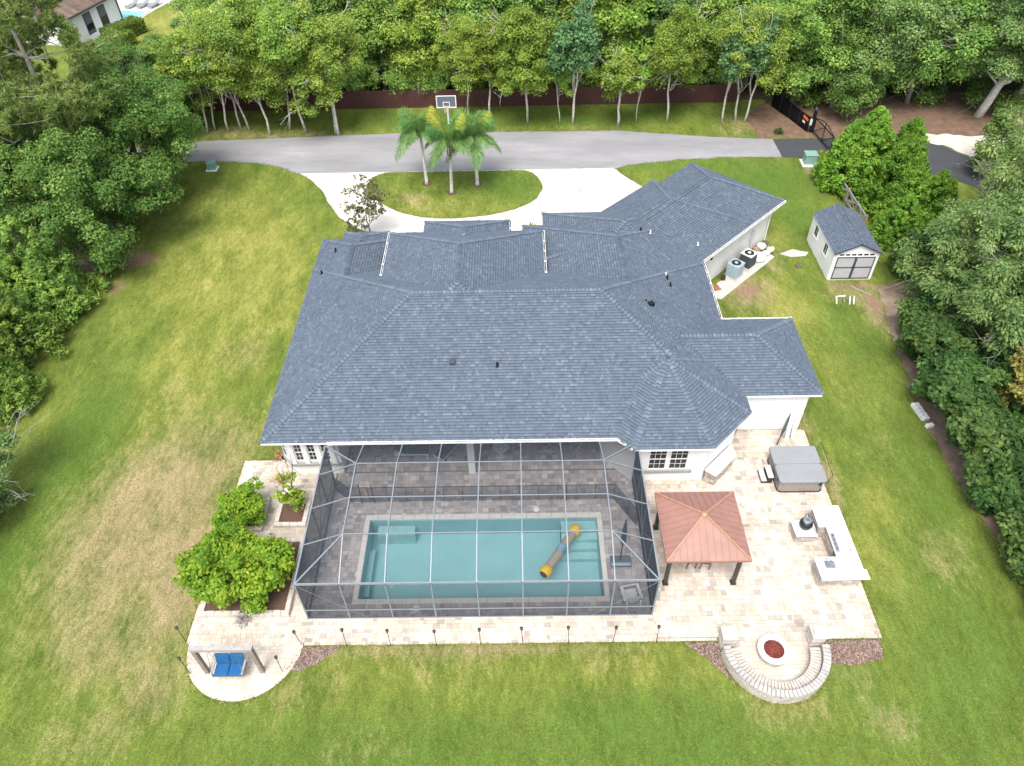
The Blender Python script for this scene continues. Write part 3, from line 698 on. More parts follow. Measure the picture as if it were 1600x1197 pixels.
def ridge_caps(R, skip, rng, nmat='shingle_cap'):
    mb = MB(); mb.band = []
    for a, b in R:
        a = Vector(a); b = Vector(b); L = (b - a).length
        if L < .3: continue
        d = (b - a) / L; s = d.cross(Vector((0, 0, 1))).normalized(); n_ = int(L / .20); drop = -.045 if abs(d.z) > .05 else -.065
        for i in range(n_):
            p0 = a + d * (L * i / n_); p1 = a + d * (L * (i + 1.15) / n_)
            if skip(p0.x, p0.y) > p0.z + .03: continue
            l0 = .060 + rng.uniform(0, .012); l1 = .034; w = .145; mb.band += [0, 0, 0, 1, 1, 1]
            mb.add([p0 - s * w + Vector((0, 0, drop + l0)), p0 + Vector((0, 0, l0)), p0 + s * w + Vector((0, 0, drop + l0)),
                    p1 - s * w + Vector((0, 0, drop + l1)), p1 + Vector((0, 0, l1)), p1 + s * w + Vector((0, 0, drop + l1))], [(0, 1, 4, 3), (1, 2, 5, 4)])
    return mb
rng = random.Random(5)
for k, (F, R, env, c, e) in enumerate(ROOFS):
    others = [r[2] for j, r in enumerate(ROOFS) if j != k]
    def skip(x, y): return max(f(x, y) for f in others)
    mb = MB()
    for p in F: mb.add(p, [tuple(range(len(p)))])
    mb.add([(x, y, e - .03) for x, y, z in c], [tuple(range(len(c) - 1, -1, -1))])
    rf = wobj('roof', mb, 'roof_base', house)
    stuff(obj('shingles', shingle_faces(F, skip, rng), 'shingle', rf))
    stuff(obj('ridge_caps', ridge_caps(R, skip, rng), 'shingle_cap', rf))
    fb = MB(); n_ = len(c)
    ctr = Vector((sum(p[0] for p in c) / n_, sum(p[1] for p in c) / n_, 0))
    for i in range(n_):
        a, b = Vector(c[i]), Vector(c[(i + 1) % n_]); d = (b - a).normalized(); inn = Vector((-d.y, d.x, 0))
        if inn.dot(ctr - a) < 0: inn = -inn
        a2, b2 = a + inn * .03 + d * .03, b + inn * .03 - d * .03
        mid = (a + b) / 2
        fb.bar((a2.x, a2.y, e - .11), (b2.x, b2.y, e - .11), .03, .16)
    obj('fascia', fb, 'white_trim', rf)
# gutters: white channel, dark strip inside, straps across
def gutter(a, b, z, out, name='gutter'):
    a = Vector((*a, z)); b = Vector((*b, z)); o = Vector((*out, 0)); d = (b - a).normalized(); L = (b - a).length
    mb = MB()
    for off, zz, w, hh in ((.012, -.03, .024, .10), (.115, -.035, .022, .09), (.065, -.075, .10, .014)):
        mb.bar(a + o * off + Vector((0, 0, zz)), b + o * off + Vector((0, 0, zz)), w, hh)
    n_ = max(2, int(L / .95))
    for i in range(n_ + 1):
        p = a + d * (.03 + (L - .06) * i / n_); mb.bar(p + o * .0 + Vector((0, 0, .014)), p + o * .128 + Vector((0, 0, .014)), .12, .012)
    g_ = wobj(name, mb, 'white_trim', house)
    obj('gutter_inside', MB().bar(a + o * .062 + Vector((0, 0, -.055)), b + o * .062 + Vector((0, 0, -.055)), .085, .02), 'gutter_dark', g_)
gutter((-9.2, 23.5), (4.70, 23.5), 3.05, (0, -1)); gutter((4.72, 23.42), (5.27, 22.82), 3.05, (-C45, -C45))
gutter((11.25, 32.2), (11.25, 37.60), 3.05, (1, 0)); gutter((11.3, 32.10), (15.18, 32.10), 3.05, (0, 1))
gutter((11.24, 37.62), (18.0, 44.38), 3.05, (C45, -C45))
gutter((-7.77, 34.9), (-7.77, 39.2), 4.40, (-1, 0)); gutter((1.55, 34.9), (1.55, 39.2), 4.40, (1, 0))
gutter((-7.77, 39.23), (-5.85, 39.23), 4.40, (0, 1)); gutter((-5.8, 41.08), (-.5, 41.08), 4.0, (0, 1)); gutter((-.47, 39.3), (-.47, 41.05), 4.0, (1, 0))
# walls
def wall(poly, z1, mat='white_wall', z0=-.05): return wobj('wall', MB().prism(poly, z0, z1), mat, house)
wall([(-11.98, 24.58), (-11.46, 24.03), (-8.95, 24.03), (-8.95, 31), (-8.95, 40.1), (-11.98, 40.1)], 2.98)
wall([(-9.1, 27.5), (5.4, 27.5), (5.4, 36.9), (-9.1, 36.9)], 2.97)
wall([(5.52, 23.32), (9.02, 23.32), (10.84, 25.14), (10.84, 30), (4.9, 30), (4.9, 27), (4.1, 26.2), (4.1, 24.74)], 2.99)
wall([(10.0, 26.62), (14.74, 26.62), (14.74, 31.64), (10.0, 31.64)], 2.96)
wall([(4.5, 29), (10.8, 29), (10.8, 38.2), (10.6, 41.4), (.85, 41.4), (.85, 34)], 2.95, 'cream_wall')
wall([(2.15, 36), (10.5, 36), (10.5, 42.85), (2.15, 42.85)], 2.94)
wall([fr_g(-4, .45), fr_g(9.15, .45), fr_g(9.15, 7.0), fr_g(5.28, 7.0), fr_g(5.28, 7.5), fr_g(-4, 7.5)], 2.93, 'cream_wall')
wall([(-7.3, 30), (1.1, 30), (1.1, 38.75), (-7.3, 38.75)], 4.3)
wall([(-10.7, 38), (-8.6, 38), (-8.6, 41.0), (-10.7, 41.0)], 2.92)
for x in (-5.5, -.8): wobj('porch_column', MB().box(x - .2, x + .2, 40.4, 40.8, 0, 3.92), 'white_wall', house)
wobj('lanai_column', MB().box(-2.62, -2.28, 23.86, 24.2, .04, 2.95), 'white_wall', house)
wobj('lanai_ceiling', MB().box(-8.9, 5.0, 23.75, 27.4, 2.86, 2.9), 'white_wall', house)
wobj('lanai_door', MB().box(-6.5, -3.2, 27.46, 27.52, .06, 2.3), 'window_glass', house)
wobj('lanai_door', MB().box(-1.2, 2.8, 27.46, 27.52, .06, 2.3), 'window_glass', house)
# windows: facing direction u (along wall), n (outward)
def window(cx, cy, u, n, w, z0, z1, cols, rows, frame='white_trim', root=None, shed=False):
    u = Vector((*u, 0)); n = Vector((*n, 0)); c_ = Vector((cx, cy, 0)); root = root or house
    def slab(mb, a0, a1, b0, b1, d0, d1):
        vs = [c_ + u * a + n * d + Vector((0, 0, b)) for b in (b0, b1) for a, d in ((a0, d0), (a1, d0), (a1, d1), (a0, d1))]
        mb.add(vs, [(3, 2, 1, 0), (4, 5, 6, 7), (0, 1, 5, 4), (1, 2, 6, 5), (2, 3, 7, 6), (3, 0, 4, 7)])
    f = .05; mb = MB()
    slab(mb, -w / 2 - f, w / 2 + f, z1, z1 + f, -.02, .05); slab(mb, -w / 2 - f, w / 2 + f, z0 - f, z0, -.02, .06)
    slab(mb, -w / 2 - f, -w / 2, z0, z1, -.02, .05); slab(mb, w / 2, w / 2 + f, z0, z1, -.02, .05)
    zm = (z0 + z1) / 2
    if rows > 1: slab(mb, -w / 2, w / 2, zm - .025, zm + .025, -.02, .035)
    wf = wobj('window', mb, frame, root)
    for i in range(cols):
        for j in range(rows):
            a0, a1 = -w / 2 + w * i / cols + .009, -w / 2 + w * (i + 1) / cols - .009
            b0, b1 = z0 + (z1 - z0) * j / rows + .009, z0 + (z1 - z0) * (j + 1) / rows - .009
            m = MB(); slab(m, a0, a1, b0, b1, -.01, .012); obj('pane', m, 'window_glass', wf)
    m = MB()
    for i in range(1, cols): slab(m, -w / 2 + w * i / cols - .009, -w / 2 + w * i / cols + .009, z0, z1, .0, .02)
    for j in range(1, rows): slab(m, -w / 2, w / 2, z0 + (z1 - z0) * j / rows - .009, z0 + (z1 - z0) * j / rows + .009, .0, .021)
    if m.v: obj('muntin', m, frame, wf)
    return wf
window(6.66, 23.32, (1, 0), (0, -1), .78, .98, 2.42, 3, 4); window(7.68, 23.32, (1, 0), (0, -1), .80, .98, 2.42, 3, 4)
wobj('sill_band', MB().box(5.56, 8.42, 23.22, 23.33, .68, .88), 'grey_sill', house, bevel=.015, seg=1)
for x in (-10.96, -10.30, -9.62): window(x, 24.03, (1, 0), (0, -1), .33, 1.15, 2.35, 2, 4)
for x in (-11.30, -10.63, -9.96, -9.28): wobj('pilaster', MB().box(x - .12, x + .12, 23.93, 24.035, .95, 2.9), 'white_trim', house)
wobj('sill_band', MB().prism([(-12.06, 24.66), (-12.03, 24.52), (-11.50, 23.90), (-9.0, 23.90), (-9.0, 24.02), (-11.44, 24.02)], .78, .95), 'grey_sill', house, bevel=.015, seg=1)
window(-11.72, 24.30, (C45, -C45), (-C45, -C45), .30, 1.15, 2.35, 1, 2)
p = fr_g(.75, .42); wobj('side_door', MB().box(p[0] - .45, p[0] + .45, p[1] - .03, p[1] + .03, .05, 2.1, rad(45)), 'white_trim', house)
window(*fr_g(.75, .40), (C45, C45), (C45, -C45), .5, 1.25, 1.95, 2, 2)
p = fr_g(1.75, .40); wobj('wall_lamp', MB().lathe([(.05, 2.1), (.09, 2.2), (.07, 2.45), (.02, 2.5)], (p[0] + .08, p[1] - .08, 0), 8), 'black_metal', house)
p = fr_g(8.9, .40); wobj('downpipe', MB().bar((p[0] + .03, p[1] - .03, 0), (p[0] + .03, p[1] - .03, 2.9), .07, .07), 'white_trim', house)
p = fr_g(6.9, .40); wobj('electric_meter', MB().box(p[0] - .15, p[0] + .15, p[1] - .12, p[1] + .12, 1.1, 1.75, rad(45)), 'ac_top', house)
wobj('conduit', MB().bar((p[0] + .05, p[1] - .05, 0), (p[0] + .05, p[1] - .05, 1.1), .05, .05), 'ac_top', house)
# roof vents
for (x, y, z) in ((-11.09, 38.33, 3.73), (-11.68, 36.46, 3.43), (-1.07, 26.85, 4.72), (7.36, 38.12, 4.97), (8.36, 34.0, 4.49), (8.46, 33.41, 4.44)):
    wobj('vent_pipe', MB().lathe([(.11, -.06), (.10, .02), (.055, .04), (.055, .24), (.02, .25)], (x, y, z), 10), 'pipe_black', house)
wobj('vent_hood', MB().box(-3.43, -3.13, 26.88, 27.16, 4.72, 4.98), 'ac_dark', house, bevel=.03)
wobj('vent_hood', MB().box(6.80, 7.12, 30.72, 31.0, 5.08, 5.36, rad(30)), 'pipe_black', house, bevel=.03)
wobj('vent_pipe', MB().lathe([(.10, -.06), (.055, .04), (.055, .30), (.02, .31)], (6.72, 31.05, 5.08), 10), 'pipe_black', house)
for (x, y, z) in ((7.95, 38.1, 4.85), (8.35, 34.35, 4.5), (11.0, 38.4, 3.75)):
    wobj('vent_pipe', MB().lathe([(.06, -.05), (.04, .02), (.04, .16), (.01, .17)], (x, y, z), 8), 'white_trim', house)

# ------------------------------------------------------------------ screen enclosure
cage = thing('pool_enclosure', 'aluminium framed screen cage with mansard top over the pool', 'screen enclosure', (-1.86, 19.8, 0))
XS = [-9.29, -7.46, -5.60, -3.73, -1.86, .02, 1.89, 3.76, 5.57]; YS = [16.01, 17.88, 19.77, 21.66, 23.36]; HE, HT = 2.87, 3.66
def nz(i, j):
    if j == 4: return 2.93
    return HE if i in (0, 8) or j == 0 else HT
def nd(i, j): return Vector((XS[i], YS[j], nz(i, j)))
def beam(a, b, w=.06, h=.10, name='beam'): return wobj(name, MB().bar(a, b, w, h), 'aluminium', cage)
def panel(*pts): return wobj('screen_panel', MB().add(pts, [tuple(range(len(pts)))]), 'screen', cage)
for i in range(8):
    for j in range(4):
        q = [nd(i, j), nd(i + 1, j), nd(i + 1, j + 1), nd(i, j + 1)]
        if (i, j) in ((0, 0), (7, 3)): panel(q[0], q[1], q[2]); panel(q[0], q[2], q[3]); beam(q[0], q[2], .05, .08, 'hip_beam')
        elif (i, j) in ((0, 3), (7, 0)): panel(q[0], q[1], q[3]); panel(q[1], q[2], q[3]); beam(q[1], q[3], .05, .08, 'hip_beam')
        else: panel(*q)
for i in range(1, 8):
    for j in range(4): beam(nd(i, j), nd(i, j + 1), .05, .10, 'rafter')
for j in range(1, 4):
    for i in range(8): beam(nd(i, j) + Vector((0, 0, .002)), nd(i + 1, j) + Vector((0, 0, .002)), .04, .055, 'purlin')
beam(nd(0, 0), nd(8, 0), .06, .10, 'eave_beam'); beam(nd(0, 0), nd(0, 4), .06, .10, 'eave_beam'); beam(nd(8, 0), nd(8, 4), .06, .10, 'eave_beam')
for i in range(9): beam((XS[i], YS[0], .05), (XS[i], YS[0], HE), .06, .06, 'post')
for j in range(1, 5):
    for x in (XS[0], XS[8]): beam((x, YS[j] - (.08 if j == 4 else 0), .05), (x, YS[j] - (.08 if j == 4 else 0), HE), .06, .06, 'post')
beam((XS[0], YS[0], .78), (XS[8], YS[0], .78), .05, .06, 'chair_rail'); beam((XS[0], YS[0], .07), (XS[8], YS[0], .07), .05, .05, 'base_rail')
for x in (XS[0], XS[8]):
    beam((x, YS[0], .78), (x, YS[4], .78), .05, .06, 'chair_rail'); beam((x, YS[0], .07), (x, YS[4], .07), .05, .05, 'base_rail')
    beam((x, YS[1], HE), (x, YS[2], .78), .04, .05, 'brace'); beam((x, YS[3], HE), (x, YS[2] + .1, .78), .04, .05, 'brace')
for i in range(8):
    panel((XS[i], YS[0], .07), (XS[i + 1], YS[0], .07), (XS[i + 1], YS[0], .78), (XS[i], YS[0], .78)); panel((XS[i], YS[0], .78), (XS[i + 1], YS[0], .78), (XS[i + 1], YS[0], HE), (XS[i], YS[0], HE))
for x in (XS[0], XS[8]):
    for j in range(4):
        for z0, z1 in ((.07, .78), (.78, HE)): panel((x, YS[j], z0), (x, YS[j + 1], z0), (x, YS[j + 1], z1), (x, YS[j], z1))
wobj('brace_cable', MB().tube([(XS[0], YS[0] - .05, HE), (-6.6, YS[0] - .05, .1)], .009, 5), 'aluminium', cage)
wobj('brace_cable', MB().tube([(XS[8], YS[0] - .05, HE), (2.9, YS[0] - .05, .1)], .009, 5), 'aluminium', cage)

# mesh safety fence across the deck
pf = thing('pool_safety_fence', 'low dark mesh safety fence across the deck between pool and lanai', 'fence', (-1.8, 22.2, 0))
pts = [(-9.2, 22.9), (-8.35, 22.20)] + [(-8.35 + .92 * k, 22.18) for k in range(1, 15)] + [(5.1, 21.2), (5.45, 20.6)]
for a, b in zip(pts[:-1], pts[1:]):
    wobj('mesh_panel', MB().add([(*a, .06), (*b, .06), (*b, 1.2), (*a, 1.2)], [(0, 1, 2, 3)]), 'pool_fence_mesh', pf)
    wobj('top_band', MB().bar((*a, 1.2), (*b, 1.2), .012, .03), 'black_metal', pf)
for a in pts: wobj('post', MB().tube([(*a, .04), (*a, 1.24)], .014, 6), 'black_metal', pf)
for x in (-7.8, -7.2, 2.2): wobj('gate_latch', MB().tube([(x, 22.12, .05), (x, 22.12, 1.5)], .022, 6), 'black_metal', pf)

# ------------------------------------------------------------------ garden shed
shed = thing('garden_shed', 'white shed with grey shingled gable roof and dark-trimmed double doors beside the trees', 'shed', (21.62, 41.9, 0))
sx0, sx1, sy0, sy1 = 20.19, 23.05, 39.62, 44.2; se, sr = 2.12, 2.80; sm = (sx0 + sx1) / 2
wobj('wall', MB().add([(sx0, sy0, 0), (sx1, sy0, 0), (sx1, sy0, se), (sm, sy0, sr - .06), (sx0, sy0, se), (sx0, sy1, 0), (sx1, sy1, 0), (sx1, sy1, se), (sm, sy1, sr - .06), (sx0, sy1, se)],
     [(0, 1, 2, 3, 4), (9, 8, 7, 6, 5), (1, 6, 7, 2), (5, 0, 4, 9)]), 'shed_wall', shed)
rx0, rx1, ry0, ry1 = sx0 - .10, sx1 + .10, sy0 - .12, sy1 + .10; rz = se - .03
F = [[(rx0, ry1, rz), (rx0, ry0, rz), (sm, ry0, sr), (sm, ry1, sr)], [(rx1, ry0, rz), (rx1, ry1, rz), (sm, ry1, sr), (sm, ry0, sr)]]
mb = MB()
for f_ in F: mb.add(f_, [(0, 1, 2, 3)])
mb.add([(rx0, ry0, rz - .05), (sm, ry0, sr - .05), (rx1, ry0, rz - .05), (rx0, ry0, rz), (sm, ry0, sr), (rx1, ry0, rz)], [(0, 1, 4, 3), (1, 2, 5, 4)])
rf = wobj('roof', mb, 'roof_base', shed)
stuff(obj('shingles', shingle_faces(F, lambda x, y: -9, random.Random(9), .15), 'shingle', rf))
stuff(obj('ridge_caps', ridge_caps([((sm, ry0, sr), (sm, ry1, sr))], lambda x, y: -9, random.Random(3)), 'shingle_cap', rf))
obj('barge_board', MB().bar((rx0, ry0 - .015, rz - .04), (sm, ry0 - .015, sr - .04), .03, .08).bar((sm, ry0 - .015, sr - .04), (rx1, ry0 - .015, rz - .04), .03, .08), 'dark_trim', rf)
dx0, dx1, dz1 = 20.42, 22.85, 1.80
for a, b in ((dx0, (dx0 + dx1) / 2 - .01), ((dx0 + dx1) / 2 + .01, dx1)):
    d = wobj('door', MB().box(a, b, sy0 - .035, sy0 - .002, .10, dz1), 'shed_door', shed)
    m = MB()
    for p0, p1, z0, z1 in ((a, b, .10, .17), (a, b, dz1 - .07, dz1), (a, b, .95, 1.03), (a, a + .07, .17, dz1 - .07), (b - .07, b, .17, dz1 - .07)): m.box(p0, p1, sy0 - .055, sy0 - .036, z0, z1)
    obj('door_trim', m, 'dark_trim', d)
    obj('handle', MB().box((a if a > 21 else b) - .03, (a if a > 21 else b) + .03, sy0 - .09, sy0 - .056, .85, .94), 'steel', d)
for k in range(6):
    x = 20.52 + k * .385; wobj('louvre', MB().box(x, x + .27, sy0 - .02, sy0 + .01, 1.90, 2.0), 'black_metal', shed)
for y in (41.0, 43.05):
    window(sx0, y, (0, -1), (-1, 0), .62, 1.05, 1.85, 2, 1, 'white_trim', shed)
wobj('skid', MB().box(sx0 + .05, sx1 - .05, sy0 - .06, sy1, -.02, .06), 'pad_concrete', shed)
pipes = thing('pipe_pile', 'short white plastic pipes lying on bare ground in front of the shed', 'pipes', (20.9, 37.4, 0))
for k, (a, b) in enumerate((((-.85, -.35), (-.65, .35)), ((-.62, .36), (-.05, .42)), ((-.05, -.4), (.22, .35)), ((.2, -.4), (.48, .32)), ((-.35, -.3), (-.2, .3)))):
    obj('pipe', MB().tube([(*a, .06), (*b, .07)], .045, 8), 'white_plastic' if k != 4 else 'wood_grey', pipes)
tag(obj('timber_stick', MB().bar((21.5, 38.9, .03), (22.5, 37.9, .03), .06, .05), 'wood_silver'), 'single pale timber lath lying by the shed doors', 'timber')
for k in range(6):
    o = obj('concrete_block', MB().box(-.2, -.03, -.1, .1, 0, .19).box(.03, .2, -.1, .1, 0, .19).box(-.03, .03, -.1, -.06, 0, .19).box(-.03, .03, .06, .1, 0, .19), 'skim_white')
    o.location = (21.55 + .035 * k, 28.15 - .24 * k - (.3 if k == 5 else 0), 0); o.rotation_euler = (0, 0, rad(8 + 3 * (k % 3)))
    tag(o, 'pale hollow concrete block in the row along the dirt strip' if k < 5 else 'pale hollow concrete block lying apart at the end of the row', 'block', 'concrete blocks on the dirt strip')
tag(obj('rock', MB().lathe([(.14, 0), (.22, .08), (.16, .2), (.05, .26)], (18.76, 41.1, 0), 7), 'bark_brown'), 'small dark rock in the grass between house and shed', 'rock')
tag(obj('ground_slab', MB().prism([(17.9, 42.6), (18.6, 42.2), (19.6, 42.3), (19.9, 42.7), (18.9, 43.1)], -.01, .03), 'pad_concrete'), 'worn grey slab set flat in the grass near the shed', 'slab')

# ------------------------------------------------------------------ services behind the garage
def aircon(x, y, s, h, label, side, top):
    t = thing('air_conditioner', label, 'air conditioner', (x, y, .06), rad(45), 'air conditioners on the concrete pad')
    obj('cabinet', MB().box(-s, s, -s, s, .05, h), side, t, bevel=.06)
    m = MB()
    for k in range(14):
        z = .12 + k * (h - .2) / 14; m.box(-s - .006, s + .006, -s * .86, s * .86, z, z + .012); m.box(-s * .86, s * .86, -s - .006, s + .006, z, z + .012)
    obj('louvres', m, side, t)
    g_ = obj('top_panel', MB().box(-s - .01, s + .01, -s - .01, s + .01, h, h + .05), top, t, bevel=.03)
    obj('fan_opening', MB().lathe([(s * .74, h + .051), (s * .74, h + .058), (s * .68, h + .06)], (0, 0, 0), 24), 'black_metal', g_)
    obj('fan_hub', MB().lathe([(.12, h + .06), (.12, h + .075), (.04, h + .08)], (0, 0, 0), 12), top, g_)
    m = MB()
    for r in (.3, .45, .6): m.tube([(s * 1.1 * r * math.cos(a * math.pi / 12), s * 1.1 * r * math.sin(a * math.pi / 12), h + .068) for a in range(25)], .006, 4, False)
    obj('fan_guard', m, 'dark_metal', g_)
    obj('base', MB().box(-s - .08, s + .08, -s - .08, s + .08, 0, .05), 'pad_concrete', t)
aircon(14.25, 40.2, .42, .95, 'pale blue-grey air conditioner with a dark fan opening on top', 'ac_blue', 'ac_blue')
aircon(15.35, 41.3, .42, .95, 'dark-sided air conditioner with a light top beside the white tank', 'ac_dark', 'ac_top')
tag(obj('pressure_tank', MB().lathe([(.36, .06), (.48, .14), (.48, .30), (.40, .42), (.2, .50), (.06, .52)], (16.28, 41.95, 0), 20), 'white_plastic', smooth=True), 'low round white tank next to the air conditioners', 'tank')
potm = MB().lathe([(.16, 0), (.24, .12), (.27, .28), (.23, .31), (.20, .24), (.05, .22)], (0, 0, 0), 12)
for k, (x, y, s, mt, lb) in enumerate(((16.75, 43.15, 1.15, 'white_plastic', 'large pale pot against the garage wall past the tank'), (17.25, 42.75, 1.0, 'stone_pale', 'round pale stone pot at the outer edge of the pad'), (16.95, 42.45, .8, 'white_plastic', 'small white pot between tank and pad edge'),
        (16.35, 42.85, .95, 'terracotta', 'brown clay pot beside the white tank'), (17.2, 43.75, .8, 'bark_brown', 'small dark pot at the garage corner'), (17.5, 43.1, .6, 'skim_white', 'smallest white pot at the garage corner'))):
    mm_ = MB(); mm_.v = [(a * s, b * s, c * s) for a, b, c in potm.v]; mm_.f = list(potm.f)
    o = obj('flower_pot', mm_, mt, smooth=True); o.location = (x, y, .05 if k != 4 and k != 5 else 0); tag(o, lb, 'pot', 'pots beside the garage')
tag(obj('rusty_plate', MB().box(-.35, .35, -.3, .3, 0, .03, rad(20)), 'rust'), 'rusty metal plate lying on the concrete pad by the side door', 'plate').location = (12.72, 38.85, .06)
tag(obj('valve_box', MB().box(-.12, .12, -.12, .12, 0, .35).tube([(-.05, 0, .3), (-.2, .1, .5), (-.3, .2, .2)], .03, 6), 'dark_metal'), 'small dark valve and pipe beside the pale air conditioner', 'valve').location = (13.45, 39.75, .06)
def ubox(x, y, label, rz, sc=1):
    t = thing('utility_box', label, 'utility box', (x, y, 0), rz, 'green utility boxes'); t.scale = (sc, sc, sc)
    obj('pad', MB().box(-.62, .62, -.62, .55, -.02, .08), 'skim_white', t)
    obj('cabinet', MB().box(-.46, .46, -.40, .40, .08, .80), 'green_box', t, bevel=.03)
    obj('lid', MB().box(-.49, .49, -.43, .43, .80, .90), 'green_box', t, bevel=.03)
ubox(-24.7, 55.75, 'green metal utility box on the lawn beside the oak trees', .05, .72)
ubox(23.4, 54.95, 'green metal utility box on a white pad by the black gate', -.05)
tag(obj('flat_stone', MB().box(-.35, .35, -.16, .16, 0, .06), 'skim_white', bevel=.02), 'flat white stone on bare soil in front of the gate utility box', 'stone').location = (23.75, 54.0, 0)

# ------------------------------------------------------------------ gazebo
gz = thing('gazebo', 'square gazebo with copper-coloured metal roof on dark posts', 'gazebo', (7.88, 18.95, .045))
ex0, ex1, ey0, ey1, ez = 6.10, 9.65, 17.15, 20.75, 2.40; ap = Vector((7.875, 18.95, 3.22))
cs = [Vector((ex0, ey0, ez)), Vector((ex1, ey0, ez)), Vector((ex1, ey1, ez)), Vector((ex0, ey1, ez))]
for i in range(4):
    a, b = cs[i], cs[(i + 1) % 4]; U = (b - a).normalized(); L = (b - a).length; up = (ap - (a + b) / 2); nrm = U.cross(up).normalized()
    if nrm.z < 0: nrm = -nrm
    n_ = 12; mb = MB()
    for k in range(n_):      # standing-seam strips, one folded rib between neighbours
        t0, t1 = k / n_, (k + 1) / n_; h0 = 1 - abs(2 * t0 - 1); h1 = 1 - abs(2 * t1 - 1)
        p0, p1 = a + U * L * t0, a + U * L * t1; q0, q1 = p0 + up * h0, p1 + up * h1
        mb.add([p0, p1, q1, q0] if h0 > 0 and h1 > 0 else ([p0, p1, q1] if h0 == 0 else [p0, p1, q0]), [tuple(range(4 if h0 > 0 and h1 > 0 else 3))])
        if k: mb.bar(p0 + nrm * .012, q0 + nrm * .012 - up.normalized() * .03, .016, .020)
    wobj('roof_panel', mb, 'copper', gz)
    wobj('hip_cap', MB().bar(a + Vector((0, 0, .03)), ap + Vector((0, 0, .03)), .09, .03), 'copper_light', gz)
    wobj('roof_edge', MB().bar(a + Vector((0, 0, -.04)), b + Vector((0, 0, -.04)), .05, .09), 'copper', gz)
wobj('finial', MB().lathe([(.16, -.02), (.14, .06), (.05, .11), (.02, .13)], tuple(ap), 12), 'copper_light', gz)
for (x, y) in ((6.36, 17.52), (9.37, 17.50), (6.36, 20.46), (9.37, 20.44)):
    wobj('post', MB().box(x - .075, x + .075, y - .075, y + .075, .045, 2.36), 'dark_metal', gz)
    wobj('post_base', MB().box(x - .12, x + .12, y - .12, y + .12, .045, .13), 'dark_metal', gz)
    sxn = 1 if x < 8 else -1; syn = 1 if y < 19 else -1
    for d in ((sxn, 0), (0, syn)):
        wobj('brace', MB().tube([(x + d[0] * t * .8, y + d[1] * t * .8, 1.75 + .55 * math.sin(t * math.pi / 2)) for t in (0, .2, .4, .6, .8, 1)], .032, 6), 'dark_metal', gz)
for a, b in (((6.36, 17.51), (9.37, 17.51)), ((6.36, 20.45), (9.37, 20.45)), ((6.36, 17.52), (6.36, 20.45)), ((9.37, 17.52), (9.37, 20.45))):
    wobj('header_beam', MB().bar((*a, 2.27), (*b, 2.27), .10, .14), 'dark_metal', gz)
tb = thing('dining_table', 'slatted wooden table under the copper gazebo', 'table', (7.9, 19.2, .045))
for k in range(7): obj('slat', MB().box(-.9, .9, -.5 + k * .145, -.5 + k * .145 + .13, .70, .74), 'teak', tb)
for x in (-.8, .8):
    for y in (-.42, .42): obj('leg', MB().box(x - .04, x + .04, y - .04, y + .04, 0, .70), 'teak', tb)
def wchair(x, y, rz, label):
    t = thing('wooden_chair', label, 'chair', (x, y, .045), rz, 'wooden chairs under the gazebo')
    for k in range(5): obj('seat_slat', MB().box(-.22, .22, -.2 + k * .085, -.2 + k * .085 + .07, .43, .46), 'teak', t)
    for k in range(5): obj('back_slat', MB().bar((-.18 + k * .09, -.24, .50), (-.18 + k * .09, -.32, .95), .05, .02), 'teak', t)
    obj('back_rail', MB().bar((-.23, -.325, .97), (.23, -.325, .97), .05, .06), 'teak', t)
    for sx in (-.2, .2):
        obj('leg', MB().bar((sx, .18, 0), (sx, .18, .45), .04, .04), 'teak', t); obj('leg', MB().bar((sx, -.2, 0), (sx, -.25, .5), .04, .04), 'teak', t)
wchair(7.62, 18.45, .08, 'wooden slatted chair on the open side of the gazebo table, nearer the pool cage')
wchair(8.26, 18.40, -.1, 'wooden slatted chair on the open side of the gazebo table, nearer the grill counter')
wchair(7.6, 20.0, math.pi, 'wooden slatted chair at the house side of the gazebo table')

# ------------------------------------------------------------------ hot tub corner
def rrect(x0, x1, y0, y1, r, n=5):
    P = []
    for cx_, cy_, a in ((x1 - r, y1 - r, 0), (x0 + r, y1 - r, 90), (x0 + r, y0 + r, 180), (x1 - r, y0 + r, 270)): P += arc(cx_, cy_, r, a, a + 90, n)
    return P
tub = thing('hot_tub', 'square hot tub with a grey folding cover on the pale patio', 'hot tub', (13.68, 23.52, .045))
wobj('cabinet', MB().prism(rrect(12.62, 14.78, 22.46, 24.58, .22), .05, .80), 'tub_side', tub)
wobj('base', MB().prism(rrect(12.58, 14.82, 22.42, 24.62, .24), .045, .10), 'dark_metal', tub)
m = MB()
for k in range(1, 15):
    m.box(12.62 + k * .144 - .004, 12.62 + k * .144 + .004, 22.452, 22.47, .12, .78); m.box(12.612, 12.63, 22.46 + k * .141 - .004, 22.46 + k * .141 + .004, .12, .78)
wobj('panel_grooves', m, 'dark_metal', tub)
wobj('lid', MB().prism(rrect(12.54, 14.86, 23.53, 24.66, .12), .80, .935), 'tub_cover', tub, bevel=.02)
wobj('lid', MB().prism(rrect(12.54, 14.86, 22.38, 23.515, .20), .80, .93), 'tub_cover', tub, bevel=.02)
wobj('cover_lifter', MB().tube([(14.9, 24.5, .55), (15.38, 25.1, .72), (15.3, 22.95, .72), (14.9, 22.5, .55)], .016, 6), 'black_metal', tub)
for x, y in ((12.60, 22.75), (14.55, 22.40)): wobj('strap', MB().box(x - .05, x + .05, y - .03, y + .03, .62, .85), 'black_metal', tub)
st = thing('tub_steps', 'two-tread grey step against the hot tub side', 'steps', (12.2, 23.4, .045))
obj('tread', MB().box(-.28, -.02, -.42, .38, .20, .25), 'step_grey', st); obj('tread', MB().box(.02, .30, -.38, .42, .40, .45), 'step_grey', st)
